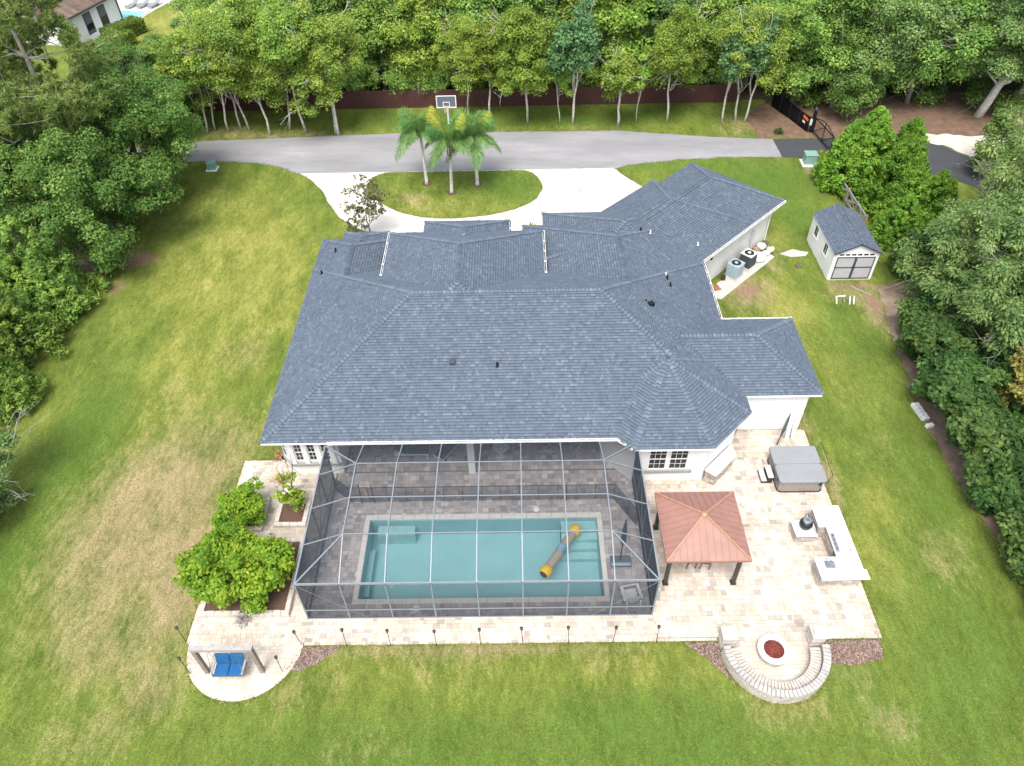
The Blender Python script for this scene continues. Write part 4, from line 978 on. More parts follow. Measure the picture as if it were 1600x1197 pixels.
obj('riser', MB().box(-.26, .28, -.38, .36, 0, .195), 'dark_metal', st); obj('riser', MB().box(.05, .28, -.35, .38, .195, .395), 'dark_metal', st)
um = thing('folded_parasol', 'folded dark parasol leaning against the white wall behind the hot tub', 'parasol', (13.36, 25.5, .045))
obj('pole', MB().tube([(0, 0, 0), (.66, .95, 1.35)], .025, 8), 'dark_metal', um)
obj('canopy', MB().tube([(.2, .28, .40), (.3, .42, .62), (.55, .8, 1.15), (.67, .965, 1.37)], [.03, .075, .055, .02], 8), 'umbrella_cloth', um)
for k, (x0, y0, x1, z1) in enumerate(((13.9, 25.75, 14.20, 1.15), (14.25, 25.85, 14.42, .95))):
    t = tag(obj('leaning_board', MB().bar((x0, y0, .06), (x1, 26.57, z1), .17, .03), 'white_plastic' if k == 0 else 'step_grey'), ('wide white board leaning on the house wall beside the folded parasol', 'shorter grey board leaning on the house wall near the lawn edge')[k], 'board', 'boards leaning behind the hot tub')
t = thing('dark_planter', 'small dark square planter in the wall corner beside the turret', 'planter', (11.15, 26.3, .045))
obj('pot', MB().add([(-.14, -.14, 0), (.14, -.14, 0), (.14, .14, 0), (-.14, .14, 0), (-.19, -.19, .55), (.19, -.19, .55), (.19, .19, .55), (-.19, .19, .55)], [(3, 2, 1, 0), (4, 5, 6, 7), (0, 1, 5, 4), (1, 2, 6, 5), (2, 3, 7, 6), (3, 0, 4, 7)]), 'rust', t)
obj('soil', MB().box(-.16, .16, -.16, .16, .52, .56), 'mulch', t)

# veneer stones laid on an upright face between two ground points
def veneer(root, a, b, z0, z1, seed, mat='stone', d=.03):
    rng = random.Random(seed); a = Vector((*a, 0)); b = Vector((*b, 0)); L = (b - a).length; u = (b - a) / L; n = Vector((u.y, -u.x, 0)); z = z0; mb = MB()
    while z < z1 - .02:
        hh = min(rng.choice((.09, .12, .16)), z1 - z); x = 0
        if z1 - z - hh < .05: hh = z1 - z
        while x < L - .01:
            w = min(rng.uniform(.14, .40), L - x)
            if L - x - w < .07: w = L - x
            dd = d * rng.uniform(.4, 1.3); p0, p1 = a + u * (x + .006), a + u * (x + w - .006)
            vs = []
            for zz in (z + .006, z + hh - .006):
                for p, k in ((p0, 0), (p1, 0), (p1, 1), (p0, 1)): vs.append(p + n * (dd * k) + Vector((0, 0, zz)))
            mb.add(vs, [(3, 2, 1, 0), (4, 5, 6, 7), (0, 1, 5, 4), (1, 2, 6, 5), (2, 3, 7, 6), (3, 0, 4, 7)]); x += w
        z += hh
    return stuff(wobj('stone_veneer', mb, mat, root))
# stone bench on the turret corner
sb = thing('stone_bench', 'white-topped stone bench built against the angled house wall', 'bench', (9.9, 23.7, .045))
bt = [(9.06, 23.27), (9.55, 22.85), (10.82, 24.14), (10.72, 24.92)]
wobj('top', MB().prism(bt, .80, .87), 'counter_white', sb, bevel=.015)
bb = [(9.12, 23.26), (9.54, 22.94), (10.70, 24.13), (10.62, 24.80)]
wobj('core', MB().prism(bb, .04, .80), 'stone', sb)
veneer(sb, bb[0], bb[1], .05, .79, 1); veneer(sb, bb[1], bb[2], .05, .79, 2); veneer(sb, bb[2], bb[3], .05, .79, 3)

# ------------------------------------------------------------------ outdoor kitchen
kit = thing('outdoor_kitchen', 'U-shaped outdoor kitchen with white counter on stacked stone', 'outdoor kitchen', (14.2, 19, .045))
kt = [(13.62, 20.96), (13.62, 19.78), (13.95, 19.78), (13.95, 18.20), (12.93, 18.20), (12.98, 17.04), (15.05, 17.06), (15.04, 17.55), (14.92, 17.56), (14.88, 20.96)]
wobj('countertop', MB().prism(kt, .90, .96), 'counter_white', kit, bevel=.012)
kb = [(13.70, 20.88), (13.70, 19.86), (14.03, 19.86), (14.03, 18.12), (13.05, 18.12), (13.08, 17.30), (14.84, 17.30), (14.80, 20.88)]
wobj('core', MB().prism(kb, .04, .90), 'stone', kit)
for k in range(8): veneer(kit, kb[k], kb[(k + 1) % 8], .05, .89, 20 + k)
wobj('sink_bowl', MB().prism(rrect(13.30, 13.75, 17.62, 18.0, .06), .955, .967), 'steel', kit)
wobj('faucet', MB().tube([(13.42, 18.02, .96), (13.42, 18.02, 1.12), (13.50, 17.92, 1.2), (13.58, 17.84, 1.12)], .018, 6), 'dark_metal', kit)
wobj('cabinet_door', MB().box(14.005, 14.03, 18.35, 18.62, .15, .75), 'black_metal', kit)
ks = thing('grill_stand', 'low stone stand with white top beside the outdoor kitchen', 'stand', (13.1, 20, .045))
wobj('top', MB().prism([(12.58, 20.42), (12.62, 19.52), (13.60, 19.50), (13.60, 20.42)], .56, .61), 'counter_white', ks, bevel=.012)
k4 = [(12.66, 19.60), (13.58, 19.58), (13.58, 20.36), (12.64, 20.36)]
wobj('core', MB().prism(k4, .04, .56), 'stone', ks)
for k in range(4): veneer(ks, k4[k], k4[(k + 1) % 4], .05, .55, 40 + k)
kg = thing('kettle_grill', 'round black kettle grill standing on the low stone stand', 'grill', (13.12, 20.0, .61))
obj('bowl', MB().lathe([(.12, .02), (.23, .08), (.28, .20), (.29, .30)], (0, 0, 0), 24), 'ac_dark', kg, smooth=True)
lid = obj('lid', MB().lathe([(.30, .30), (.30, .34), (.27, .44), (.17, .54), (.05, .58)], (0, 0, 0), 24), 'black_metal', kg, smooth=True)
obj('lid_disc', MB().lathe([(.19, .52), (.18, .565), (.10, .585), (.04, .59)], (0, 0, 0), 20), 'steel', lid)
obj('handle', MB().tube([(-.05, .02, .58), (-.05, .02, .64), (.06, -.02, .64), (.06, -.02, .58)], .014, 6), 'dark_metal', lid)
obj('hinge', MB().tube([(.0, .28, .30), (.08, .42, .42), (.16, .40, .50), (.14, .25, .42)], .018, 6), 'dark_metal', kg)
obj('side_bar', MB().tube([(.24, -.15, .3), (.42, -.42, .12)], .016, 6), 'dark_metal', kg)
bq = thing('built_in_grill', 'stainless built-in gas grill set into the white counter', 'grill', (14.33, 18.9, .96))
obj('body', MB().box(-.33, .30, -.48, .48, 0, .06), 'steel', bq)
obj('hood', MB().add([(-.18, -.46, .06), (.28, -.46, .06), (.28, .46, .06), (-.18, .46, .06), (-.12, -.46, .22), (.20, -.46, .26), (.20, .46, .26), (-.12, .46, .22)], [(4, 5, 6, 7), (0, 1, 5, 4), (1, 2, 6, 5), (2, 3, 7, 6), (3, 0, 4, 7)]), 'white_plastic', bq, bevel=.02)
obj('control_panel', MB().box(-.34, -.2, -.46, .46, .06, .09), 'steel', bq)
for k in range(4): obj('knob', MB().lathe([(.03, .09), (.03, .115), (.015, .12)], (-.27, -.33 + k * .22, 0), 10), 'dark_metal', bq)
obj('vent_slot', MB().box(.285, .305, -.44, .44, .06, .10), 'black_metal', bq)

# ------------------------------------------------------------------ fire pit terrace
def ringseg(mb, cx, cy, r0, r1, a0, a1, z0, z1, n=2):
    P = arc(cx, cy, r1, a0, a1, n) + arc(cx, cy, r0, a1, a0, n)
    mb.prism(P, z0, z1); return mb
FC = (10.33, 14.27)
sw = thing('seat_wall', 'curved stone seat wall with weathered grey cap around the fire pit', 'seat wall', (FC[0], FC[1], 0))
def sobj(n_, m_, mt, **k): return wobj(n_, m_, mt, sw, **k)
rng = random.Random(77)
N_ = 38
for k in range(N_):
    a0, a1 = 180 + 180 * k / N_ + .25, 180 + 180 * (k + 1) / N_ - .25
    sobj('cap_stone', ringseg(MB(), *FC, 1.86, 2.16, a0, a1, .62, .70 + rng.uniform(-.008, .008)), 'cap_stone', bevel=.012, seg=1)
    sobj('seat_stone', ringseg(MB(), *FC, 1.42, 1.845, a0 + .1, a1 - .1, .38, .45 + rng.uniform(-.006, .006)), 'stone_pale', bevel=.012, seg=1)
sobj('wall_core', ringseg(MB(), *FC, 1.88, 2.11, 180, 360, -.02, .62, 40), 'joint')
sobj('seat_core', ringseg(MB(), *FC, 1.47, 1.88, 180, 360, -.02, .38, 40), 'stone_pale')
m = MB()
for row in range(5):
    n_ = 34
    for k in range(n_):
        a0 = 180 + 180 * (k + (row % 2) * .5) / n_ + .2; a1 = 180 + 180 * (k + 1 + (row % 2) * .5) / n_ - .2
        if a1 > 360: continue
        ringseg(m, *FC, 2.08, 2.12 + rng.uniform(0, .02), a0, a1, row * .124 + .004, row * .124 + .118, 1)
stuff(sobj('face_stones', m, 'stone_pale'))
for x, sgn, lb in ((8.50, 1, 'stepped stone pillar at the pool-cage end of the fire pit seat wall'), (12.16, -1, 'stepped stone pillar at the lawn end of the fire pit seat wall')):
    pl = thing('stone_pillar', lb, 'pillar', (x, 14.72, 0), 0, 'pillars ending the seat wall')
    for z0, z1, s in ((-.02, .28, .28), (.28, .56, .27), (.56, .84, .275)):
        obj('stone_course', MB().box(-s, s, -s, s, z0 + .004, z1 - .004), 'stone_pale', pl, bevel=.02, seg=1)
    obj('cap', MB().box(-.32, .32, -.32, .32, .84, .92), 'stone_pale', pl, bevel=.02, seg=1)
    obj('cap_block', MB().box(-.24, .24, -.22, .24, .92, 1.0), 'stone_pale', pl, bevel=.02, seg=1)
fp = thing('fire_pit', 'round pale fire pit filled with red lava rock', 'fire pit', (10.30, 14.22, .04))
for k in range(14):
    a0, a1 = 360 * k / 14 + .5, 360 * (k + 1) / 14 - .5
    obj('cap_stone', ringseg(MB(), 0, 0, .42, .66, a0, a1, .32, .40), 'counter_white', fp, bevel=.012, seg=1)
obj('ring_wall', ringseg(MB(), 0, 0, .44, .60, 0, 359.9, 0, .32, 40), 'stone_pale', fp)
m = MB(); m.lathe([(.44, .20), (.44, .26), (.1, .30)], (0, 0, 0), 24)
for k in range(420):
    a, r = rng.random() * 6.28, .42 * math.sqrt(rng.random()); s = rng.uniform(.016, .034); x, y, z = r * math.cos(a), r * math.sin(a), .285 + rng.uniform(0, .02)
    m.add([(x - s, y, z), (x, y - s, z), (x + s, y, z), (x, y + s, z), (x, y, z + s)], [(0, 1, 4), (1, 2, 4), (2, 3, 4), (3, 0, 4)])
stuff(obj('lava_rock', m, 'lava_rock', fp))

# ------------------------------------------------------------------ swing
sf = thing('swing_arbor', 'weathered timber swing frame with one beam on two posts', 'swing frame', (-11.88, 13.68, .045))
obj('beam', MB().box(-1.24, 1.24, -.10, .10, 1.95, 2.13), 'wood_silver', sf, bevel=.012)
for x in (-1.13, 1.15): obj('post', MB().box(x - .085, x + .085, -.085, .085, 0, 1.95), 'wood_grey', sf, bevel=.01)
ss = thing('hanging_bench', 'hanging two-seat bench with bright blue cushions', 'swing seat', (-11.93, 13.6, .045))
obj('seat_base', MB().box(-.62, .62, -.32, .26, .40, .46), 'wood_grey', ss)
obj('back_frame', MB().bar((-.58, .24, .45), (-.58, .38, 1.0), .06, .05).bar((.58, .24, .45), (.58, .38, 1.0), .06, .05).bar((-.6, .38, 1.0), (.6, .38, 1.0), .05, .06), 'wood_grey', ss)
for x in (-.29, .29):
    obj('seat_cushion', MB().box(x - .283, x + .283, -.33, .20, .465, .60), 'blue_fabric', ss, bevel=.05, seg=3)
    c_ = obj('back_cushion', MB().box(x - .283, x + .283, -.06, .06, 0, .50), 'blue_fabric', ss, bevel=.05, seg=3); c_.location = (0, .24, .56); c_.rotation_euler = (rad(-14), 0, 0)
for sx in (-1, 1):
    obj('arm_rest', MB().box(sx * .62 - .04, sx * .62 + .04, -.36, .30, .68, .72), 'wood_silver', ss); obj('arm_post', MB().box(sx * .62 - .03, sx * .62 + .03, -.33, -.27, .44, .68), 'wood_grey', ss)
    obj('chain', MB().tube([(sx * .62, -.28, .72), (sx * .55, .08, 1.97)], .009, 5).tube([(sx * .62, .28, .72), (sx * .55, .08, 1.97)], .009, 5), 'steel', ss)

# ------------------------------------------------------------------ tiki torches
tk = [(-14.25, 14.95, 1), (-13.72, 13.62, 2), (-9.92, 13.66, 3), (-9.34, 14.80, 4), (-7.44, 14.76, 0), (-5.59, 14.76, 0), (-3.66, 14.74, 0), (-1.80, 14.75, 0), (-.01, 14.76, 0), (1.91, 14.76, 0), (3.77, 14.78, 0), (5.60, 14.78, 0)]
lbs = ['dark garden torch in the dry grass behind the swing beam end', 'dark garden torch in the grass left of the swing bench', 'dark garden torch at the rounded patio edge beside the reddish mulch', 'dark garden torch at the inner tip of the reddish mulch bed']
tm = [MB().tube([(0, 0, 0), (0, 0, 1.22)], .014, 6).mesh('pole'), MB().lathe([(.03, 1.20), (.065, 1.26), (.07, 1.36), (.03, 1.38)], (0, 0, 0), 10).mesh('lamp_head'), MB().lathe([(.02, 1.38), (.02, 1.42), (.005, 1.43)], (0, 0, 0), 6).mesh('wick')]
for me_, mt in zip(tm, ('dark_metal', 'dark_metal', 'black_metal')): me_.materials.append(MATS[mt])
for k, (x, y, lb) in enumerate(tk):
    t = thing('garden_torch', lbs[lb - 1] if lb else 'dark garden torch opposite the %s front cage post counted from the citrus bushes' % ('second', 'third', 'fourth', 'fifth', 'sixth', 'seventh', 'eighth', 'last')[k - 4], 'torch', (x, y, 0), 0, 'garden torches along the patio edge')
    t.rotation_euler = (rng.uniform(-.05, .05), rng.uniform(-.05, .05), 0)
    for n_, me_ in zip(('pole', 'lamp_head', 'wick'), tm): link(n_, me_, t)

# ------------------------------------------------------------------ things round the pool
fl = thing('pool_float', 'long tan inflatable roller with yellow ends floating on the pool', 'pool float', (1.80, 19.28, -.10), math.atan2(20.55 - 18.02, 2.65 - .96))
Lf = 1.52
def cyl(a, b, r0, r1=None, n=24):
    r1 = r1 or r0; return MB().tube([(a, 0, .17), (b, 0, .17)], [r0, r1], n)
obj('tube', cyl(-Lf + .3, Lf - .3, .205), 'tan_vinyl', fl, smooth=False)
for s in (-1, 1):
    obj('end_cap', MB().tube([(s * (Lf - .42), 0, .17), (s * (Lf - .36), 0, .17), (s * (Lf - .06), 0, .17), (s * Lf, 0, .17)], [.22, .27, .27, .22], 24), 'yellow_vinyl', fl, smooth=True)
    obj('end_ring', MB().tube([(s * (Lf + .0), 0, .17), (s * (Lf + .02), 0, .17)], [.20, .17], 24), 'dark_metal', fl)
obj('print_band', cyl(-.14, .24, .209), 'print_blue', fl)
m = MB()
for k, a in enumerate((38, 62, 86)):
    for dx in (-.06, .06, .15): m.tube([(dx - .03, .212 * math.cos(rad(a + 20)), .17 + .212 * math.sin(rad(a + 20))), (dx + .02, .212 * math.cos(rad(a + 30)), .17 + .212 * math.sin(rad(a + 30)))], .012, 5)
obj('print_marks', m, 'skim_white', fl)
pu = thing('closed_parasol', 'closed dark parasol on a wide grey base inside the cage', 'parasol', (4.50, 18.62, .05))
obj('base_tank', MB().prism(rrect(-.47, .47, -.28, .28, .05), 0, .14), 'umbrella_base', pu, bevel=.03)
obj('base_lip', MB().box(-.44, .44, -.27, -.12, .14, .16), 'ac_blue', pu, bevel=.01)
obj('pole', MB().tube([(-.03, 0, .14), (.06, .35, 1.2), (.10, .55, 2.5)], .028, 8), 'dark_metal', pu)
obj('canopy', MB().tube([(.05, .30, .95), (.06, .36, 1.15), (.09, .48, 1.9), (.10, .56, 2.55)], [.05, .13, .10, .02], 10), 'umbrella_cloth', pu)
ch = thing('plastic_chair', 'white plastic barrel-backed chair at the cage corner facing the pool', 'chair', (4.74, 16.72, .05), rad(10))
obj('seat', MB().box(-.27, .27, -.25, .33, .34, .39), 'white_plastic', ch, bevel=.02)
for k in range(7):
    x = -.33 + k * .11; obj('back_slat', MB().bar((x, -.30 + .10 * (x / .33) ** 2, .32), (x * 1.12, -.42 + .14 * (x / .33) ** 2, .92 - .10 * (x / .33) ** 2), .10, .025), 'white_plastic', ch)
for s in (-1, 1):
    obj('arm', MB().box(s * .36 - .07, s * .36 + .07, -.30, .42, .55, .59), 'white_plastic', ch, bevel=.015); obj('leg', MB().box(s * .34 - .04, s * .34 + .04, .30, .38, 0, .55), 'white_plastic', ch); obj('leg', MB().box(s * .31 - .04, s * .31 + .04, -.40, -.32, 0, .45), 'white_plastic', ch)
obj('arm_front', MB().box(-.36, .36, .36, .43, .54, .585), 'white_plastic', ch, bevel=.015)
def lounger(x, y, rz, label):
    t = thing('patio_lounger', label, 'lounger', (x, y, .08), rz)
    obj('frame', MB().box(-.32, .32, -.9, .9, .26, .31), 'white_plastic', t); obj('pad', MB().box(-.30, .30, -.88, .3, .31, .38), 'umbrella_base', t, bevel=.03)
    obj('backrest', MB().bar((0, .3, .34), (0, .85, .75), .6, .07), 'umbrella_base', t)
    for sx in (-.28, .28):
        for sy in (-.8, .8): obj('leg', MB().box(sx - .03, sx + .03, sy - .03, sy + .03, 0, .26), 'white_plastic', t)
lounger(-5.6, 25.2, rad(90), 'grey padded lounger lying crosswise under the lanai roof')
lounger(-3.7, 25.4, rad(-35), 'grey padded lounger turned aslant beside the lanai column')
tb = thing('round_table', 'small round pale table under the lanai roof', 'table', (-1.0, 25.0, .08))
obj('top', MB().lathe([(.42, .70), (.42, .73), (.1, .735)], (0, 0, 0), 24), 'ac_top', tb); obj('pedestal', MB().lathe([(.25, 0), (.25, .03), (.05, .06), (.05, .70)], (0, 0, 0), 12), 'ac_top', tb)
so = thing('patio_sofa', 'grey patio sofa against the lanai wall', 'sofa', (1.2, 26.7, .08))
obj('base', MB().box(-1.1, 1.1, -.4, .4, .06, .36), 'umbrella_base', so); obj('back', MB().box(-1.1, 1.1, .25, .42, .36, .82), 'umbrella_base', so, bevel=.04)
for x in (-.53, .53): obj('seat_cushion', MB().box(x - .5, x + .5, -.38, .24, .365, .5), 'ac_top', so, bevel=.05)

# ------------------------------------------------------------------ drive end: hoop, fence, gate
hp = thing('basketball_hoop', 'basketball hoop with a smoked backboard behind the palms', 'basketball hoop', (-5.75, 61.75, 0))
obj('pole', MB().bar((0, 0, 0), (0, 0, 2.6), .14, .14), 'white_plastic', hp); obj('arm', MB().bar((0, 0, 2.5), (.03, -.95, 3.0), .08, .12), 'white_plastic', hp); obj('arm', MB().bar((0, .02, 2.0), (.03, -.95, 2.75), .06, .08), 'white_plastic', hp)
bbd = obj('backboard', MB().box(-.78, .84, -1.06, -1.03, 2.56, 3.54), 'umbrella_base', hp)
m = MB()
for x0, x1, z0, z1 in ((-.80, .86, 3.50, 3.57), (-.80, .86, 2.53, 2.60), (-.80, -.73, 2.6, 3.5), (.79, .86, 2.6, 3.5), (-.25, .31, 2.98, 3.03), (-.25, .31, 2.62, 2.67), (-.25, -.20, 2.67, 2.98), (.26, .31, 2.67, 2.98)): m.box(x0, x1, -1.085, -1.061, z0, z1)
obj('board_lines', m, 'skim_white', bbd)
obj('rim', MB().tube([(.03 + .23 * math.cos(a * math.pi / 8), -1.36 + .23 * math.sin(a * math.pi / 8), 2.66) for a in range(17)], .012, 5, False), 'orange', hp)
m = MB()
for a in range(12):
    t = a * math.pi / 6; m.tube([(.03 + .23 * math.cos(t), -1.36 + .23 * math.sin(t), 2.65), (.03 + .14 * math.cos(t + .3), -1.36 + .14 * math.sin(t + .3), 2.25)], .006, 4)
obj('net', m, 'skim_white', hp)
bf = thing('vinyl_fence', 'long dark brown panelled fence in front of the wood', 'fence', (-4, 66.4, 0))
FH = 1.62; nP = 24; fx0, fx1 = -31.0, 20.3
pm = MB()
for k in range(14): pm.box(k * (2.0 / 14) + .008, (k + 1) * (2.0 / 14) - .004, -.02 + (.003 if k % 2 else 0), .02, .10, FH - .08)
pme = pm.mesh('panel'); pme.materials.append(MATS['fence_brown'])
rme = MB().box(0, 2.0, -.035, .035, -.05, .05).mesh('rail'); rme.materials.append(MATS['fence_brown'])
ome = MB().box(-.065, .065, -.065, .065, 0, FH + .06).add([(-.085, -.085, FH + .06), (.085, -.085, FH + .06), (.085, .085, FH + .06), (-.085, .085, FH + .06), (0, 0, FH + .14)], [(0, 1, 4), (1, 2, 4), (2, 3, 4), (3, 0, 4)]).mesh('post'); ome.materials.append(MATS['fence_brown'])
for k in range(nP + 1):
    x = fx0 + (fx1 - fx0) * k / nP + 4; s = (fx1 - fx0) / nP / 2.0
    link('post', ome, bf, (x, 0, 0))
    if k < nP: link('panel', pme, bf, (x, 0, 0), sc=(s, 1, 1)); link('rail', rme, bf, (x, 0, FH - .05), sc=(s, 1, 1)); link('rail', rme, bf, (x, 0, .09), sc=(s, 1, 1))
bk = thing('mesh_barrier', 'black mesh barrier fence running from the trees to the gate', 'fence', (24.1, 62.3, 0))
bp = [(23.0, 65.4), (23.4, 64.2), (23.9, 62.9), (24.3, 61.6), (24.75, 60.2)]
for a, b in zip(bp[:-1], bp[1:]): wobj('mesh_panel', MB().add([(*a, .02), (*b, .02), (*b, 1.35), (*a, 1.35)], [(0, 1, 2, 3)]), 'black_mesh', bk)
for a in bp: wobj('post', MB().tube([(*a, 0), (*a, 1.45)], .035, 6), 'black_metal', bk)
wobj('notice', MB().bar((24.42, 61.0, 1.12), (24.62, 60.35, 1.02), .02, .22), 'orange', bk); wobj('notice', MB().bar((24.38, 60.9, .75), (24.48, 60.55, .72), .02, .16), 'skim_white', bk)
gt = thing('drive_gate', 'black metal gate leaf with crossed braces standing open at the dark asphalt', 'gate', (25.25, 58.2, 0))
ga, gb = Vector((25.15, 60.0, 0)), Vector((25.55, 56.6, 0))
for z in (.2, 1.35): wobj('rail', MB().bar(ga + Vector((0, 0, z)), gb + Vector((0, 0, z)), .06, .07), 'black_metal', gt)
wobj('arched_rail', MB().tube([tuple(ga.lerp(gb, t) + Vector((0, 0, 1.35 + .35 * math.sin(math.pi * t)))) for t in (0, .125, .25, .375, .5, .625, .75, .875, 1)], .035, 6), 'black_metal', gt)
for t in (0, .5, 1): p = ga.lerp(gb, t); wobj('stile', MB().bar((p.x, p.y, .1), (p.x, p.y, 1.4 + (.3 if t == .5 else 0)), .07, .07), 'black_metal', gt)
wobj('brace', MB().bar(ga + Vector((0, 0, .2)), ga.lerp(gb, .5) + Vector((0, 0, 1.35)), .05, .06), 'black_metal', gt); wobj('brace', MB().bar(ga.lerp(gb, .5) + Vector((0, 0, .2)), gb + Vector((0, 0, 1.35)), .05, .06), 'black_metal', gt)
for k in range(1, 16):
    if k != 8: p = ga.lerp(gb, k / 16); wobj('bar', MB().bar((p.x, p.y, .22), (p.x, p.y, 1.35), .022, .022), 'black_metal', gt)
gp = thing('gate_post', 'thick black gate post with a grey control box', 'post', (25.05, 60.25, 0)); obj('post', MB().box(-.12, .12, -.12, .12, 0, 1.9), 'black_metal', gp); obj('control_box', MB().box(-.32, -.13, -.15, .12, .7, 1.15), 'ac_top', gp); obj('lamp', MB().lathe([(.04, 1.9), (.11, 1.95), (.10, 2.15), (.03, 2.2)], (0, 0, 0), 10), 'ac_dark', gp)
rf_ = thing('rail_fence', 'grey timber cross-rail fence between the shed and the bright cedars', 'fence', (24.3, 50.5, 0))
py_ = [54.2, 52.4, 50.6, 48.8, 47.0, 45.2]
for k, y in enumerate(py_):
    x = 24.2 + .03 * k; wobj('post', MB().box(x - .07, x + .07, y - .07, y + .07, 0, 1.3), 'wood_grey', rf_)
    if k:
        a, b = Vector((24.2 + .03 * (k - 1), py_[k - 1], 0)), Vector((x, y, 0))
        for z in (.35, 1.15): wobj('rail', MB().bar(a + Vector((0, 0, z)), b + Vector((0, 0, z)), .05, .13), 'wood_silver', rf_)
        wobj('brace', MB().bar(a + Vector((-.05, 0, .35)), b + Vector((-.05, 0, 1.15)), .03, .11), 'wood_silver', rf_); wobj('brace', MB().bar(a + Vector((.05, 0, 1.15)), b + Vector((.05, 0, .35)), .03, .11), 'wood_silver', rf_)

# ------------------------------------------------------------------ the neighbour
nb = thing('neighbour_house', 'neighbour house with white wall and brown tiled roof beyond the trees', 'house', (-50, 88, 0))
na = Vector((-46.7, 82.6, 0)); nu = Vector((.262, .965, 0)); nn = Vector((.965, -.262, 0))
def npt(u, d, z): p = na + nu * u - nn * d; return (p.x, p.y, z)
def nbox(u0, u1, d0, d1, z0, z1): return MB().add([npt(u0, d0, z0), npt(u1, d0, z0), npt(u1, d1, z0), npt(u0, d1, z0), npt(u0, d0, z1), npt(u1, d0, z1), npt(u1, d1, z1), npt(u0, d1, z1)], [(0, 1, 2, 3), (7, 6, 5, 4), (0, 4, 5, 1), (1, 5, 6, 2), (2, 6, 7, 3), (3, 7, 4, 0)])
wobj('wall', nbox(0, 7.9, 0, 12, 0, 3.1), 'white_trim', nb)
F = [[npt(-.5, -.5, 3.1), npt(8.3, -.5, 3.1), npt(8.3, 5.5, 5.6), npt(-.5, 5.5, 5.6)], [npt(8.3, 12.5, 3.1), npt(-.5, 12.5, 3.1), npt(-.5, 5.5, 5.6), npt(8.3, 5.5, 5.6)]]
mb = MB()
for f_ in F: mb.add(f_, [(0, 1, 2, 3)])
mb.add([npt(-.5, -.5, 3.1), npt(-.5, 5.5, 5.6), npt(-.5, 12.5, 3.1), npt(8.3, -.5, 3.1), npt(8.3, 5.5, 5.6), npt(8.3, 12.5, 3.1)], [(0, 1, 2), (5, 4, 3)])
rf = wobj('roof', mb, 'tile_brown', nb)
m = MB()
for k in range(30): m.bar(npt(-.45 + k * .3, -.52, 3.13), npt(-.45 + k * .3, 5.5, 5.62), .20, .06)
stuff(obj('roof_tiles', m, 'tile_brown', rf))
obj('roof_edge', MB().bar(npt(-.5, -.55, 3.05), npt(8.3, -.55, 3.05), .12, .16), 'dark_trim', rf)
for u in (2.2, 4.6):
    w_ = wobj('window', nbox(u, u + 1.2, -.03, .02, .5, 2.6), 'dark_trim', nb)
    obj('pane', nbox(u + .1, u + 1.1, -.05, -.031, .58, 1.5), 'window_glass', w_); obj('pane', nbox(u + .1, u + 1.1, -.05, -.031, 1.58, 2.5), 'umbrella_base', w_)
wobj('downpipe', MB().bar(npt(7.85, -.06, 0), npt(7.85, -.06, 3.0), .14, .1), 'dark_trim', nb)
npool = thing('neighbour_pool', 'small bright turquoise pool behind the white neighbour house', 'pool', (-44.6, 91.5, 0))
wobj('water', MB().prism([(-46.5, 89.0), (-43.7, 89.2), (-42.9, 93.4), (-46.0, 93.6)], .0, .03), 'nb_pool', npool)
m = MB()
for a, b in (((-46.6, 88.9), (-43.6, 89.1)), ((-43.6, 89.1), (-42.8, 93.5)), ((-42.8, 93.5), (-46.1, 93.7))): m.bar((*a, .04), (*b, .04), .3, .06)
wobj('coping', m, 'stone_pale', npool)
for k, x in enumerate((-45.3, -43.95, -42.65)):
    t = thing('deck_chair', 'grey deck chair lined up beyond the turquoise neighbour pool', 'deck chair', (x, 95.2, .02), rad(-25), 'deck chairs at the neighbour pool')
    obj('seat', MB().box(-.32, .32, -1.0, .35, .28, .34), 'tub_cover', t); obj('back', MB().bar((0, .35, .3), (0, .95, .75), .64, .06), 'tub_cover', t); obj('cushion', MB().bar((0, .8, .68), (0, 1.0, .84), .5, .12), 'skim_white', t)
    obj('leg', MB().box(-.3, .3, -.95, -.88, 0, .28), 'steel', t); obj('leg', MB().box(-.3, .3, .3, .37, 0, .28), 'steel', t)

# ------------------------------------------------------------------ vegetation
def nrm(a): return a / np.maximum(np.linalg.norm(a, axis=-1, keepdims=True), 1e-6)
def leaf_mesh(name, P, Nn, T, size, asp, mat, fold=.0):
    n = len(P)
    B = nrm(np.cross(Nn, T)); T2 = nrm(np.cross(B, Nn)); s = size[:, None]
    v = np.stack([P - T2 * s, P + B * s * asp - Nn * s * fold, P + T2 * s, P - B * s * asp - Nn * s * fold], 1).reshape(-1, 3)
    me = bpy.data.meshes.new(name)
    me.vertices.add(4 * n); me.vertices.foreach_set('co', v.astype(np.float32).ravel())
    me.loops.add(4 * n); me.loops.foreach_set('vertex_index', np.arange(4 * n, dtype=np.int32))
    me.polygons.add(n); me.polygons.foreach_set('loop_start', np.arange(0, 4 * n, 4, dtype=np.int32))
    try: me.polygons.foreach_set('loop_total', np.full(n, 4, dtype=np.int32))
    except Exception: pass
    me.update(calc_edges=True); me.materials.append(MATS[mat])
    return me
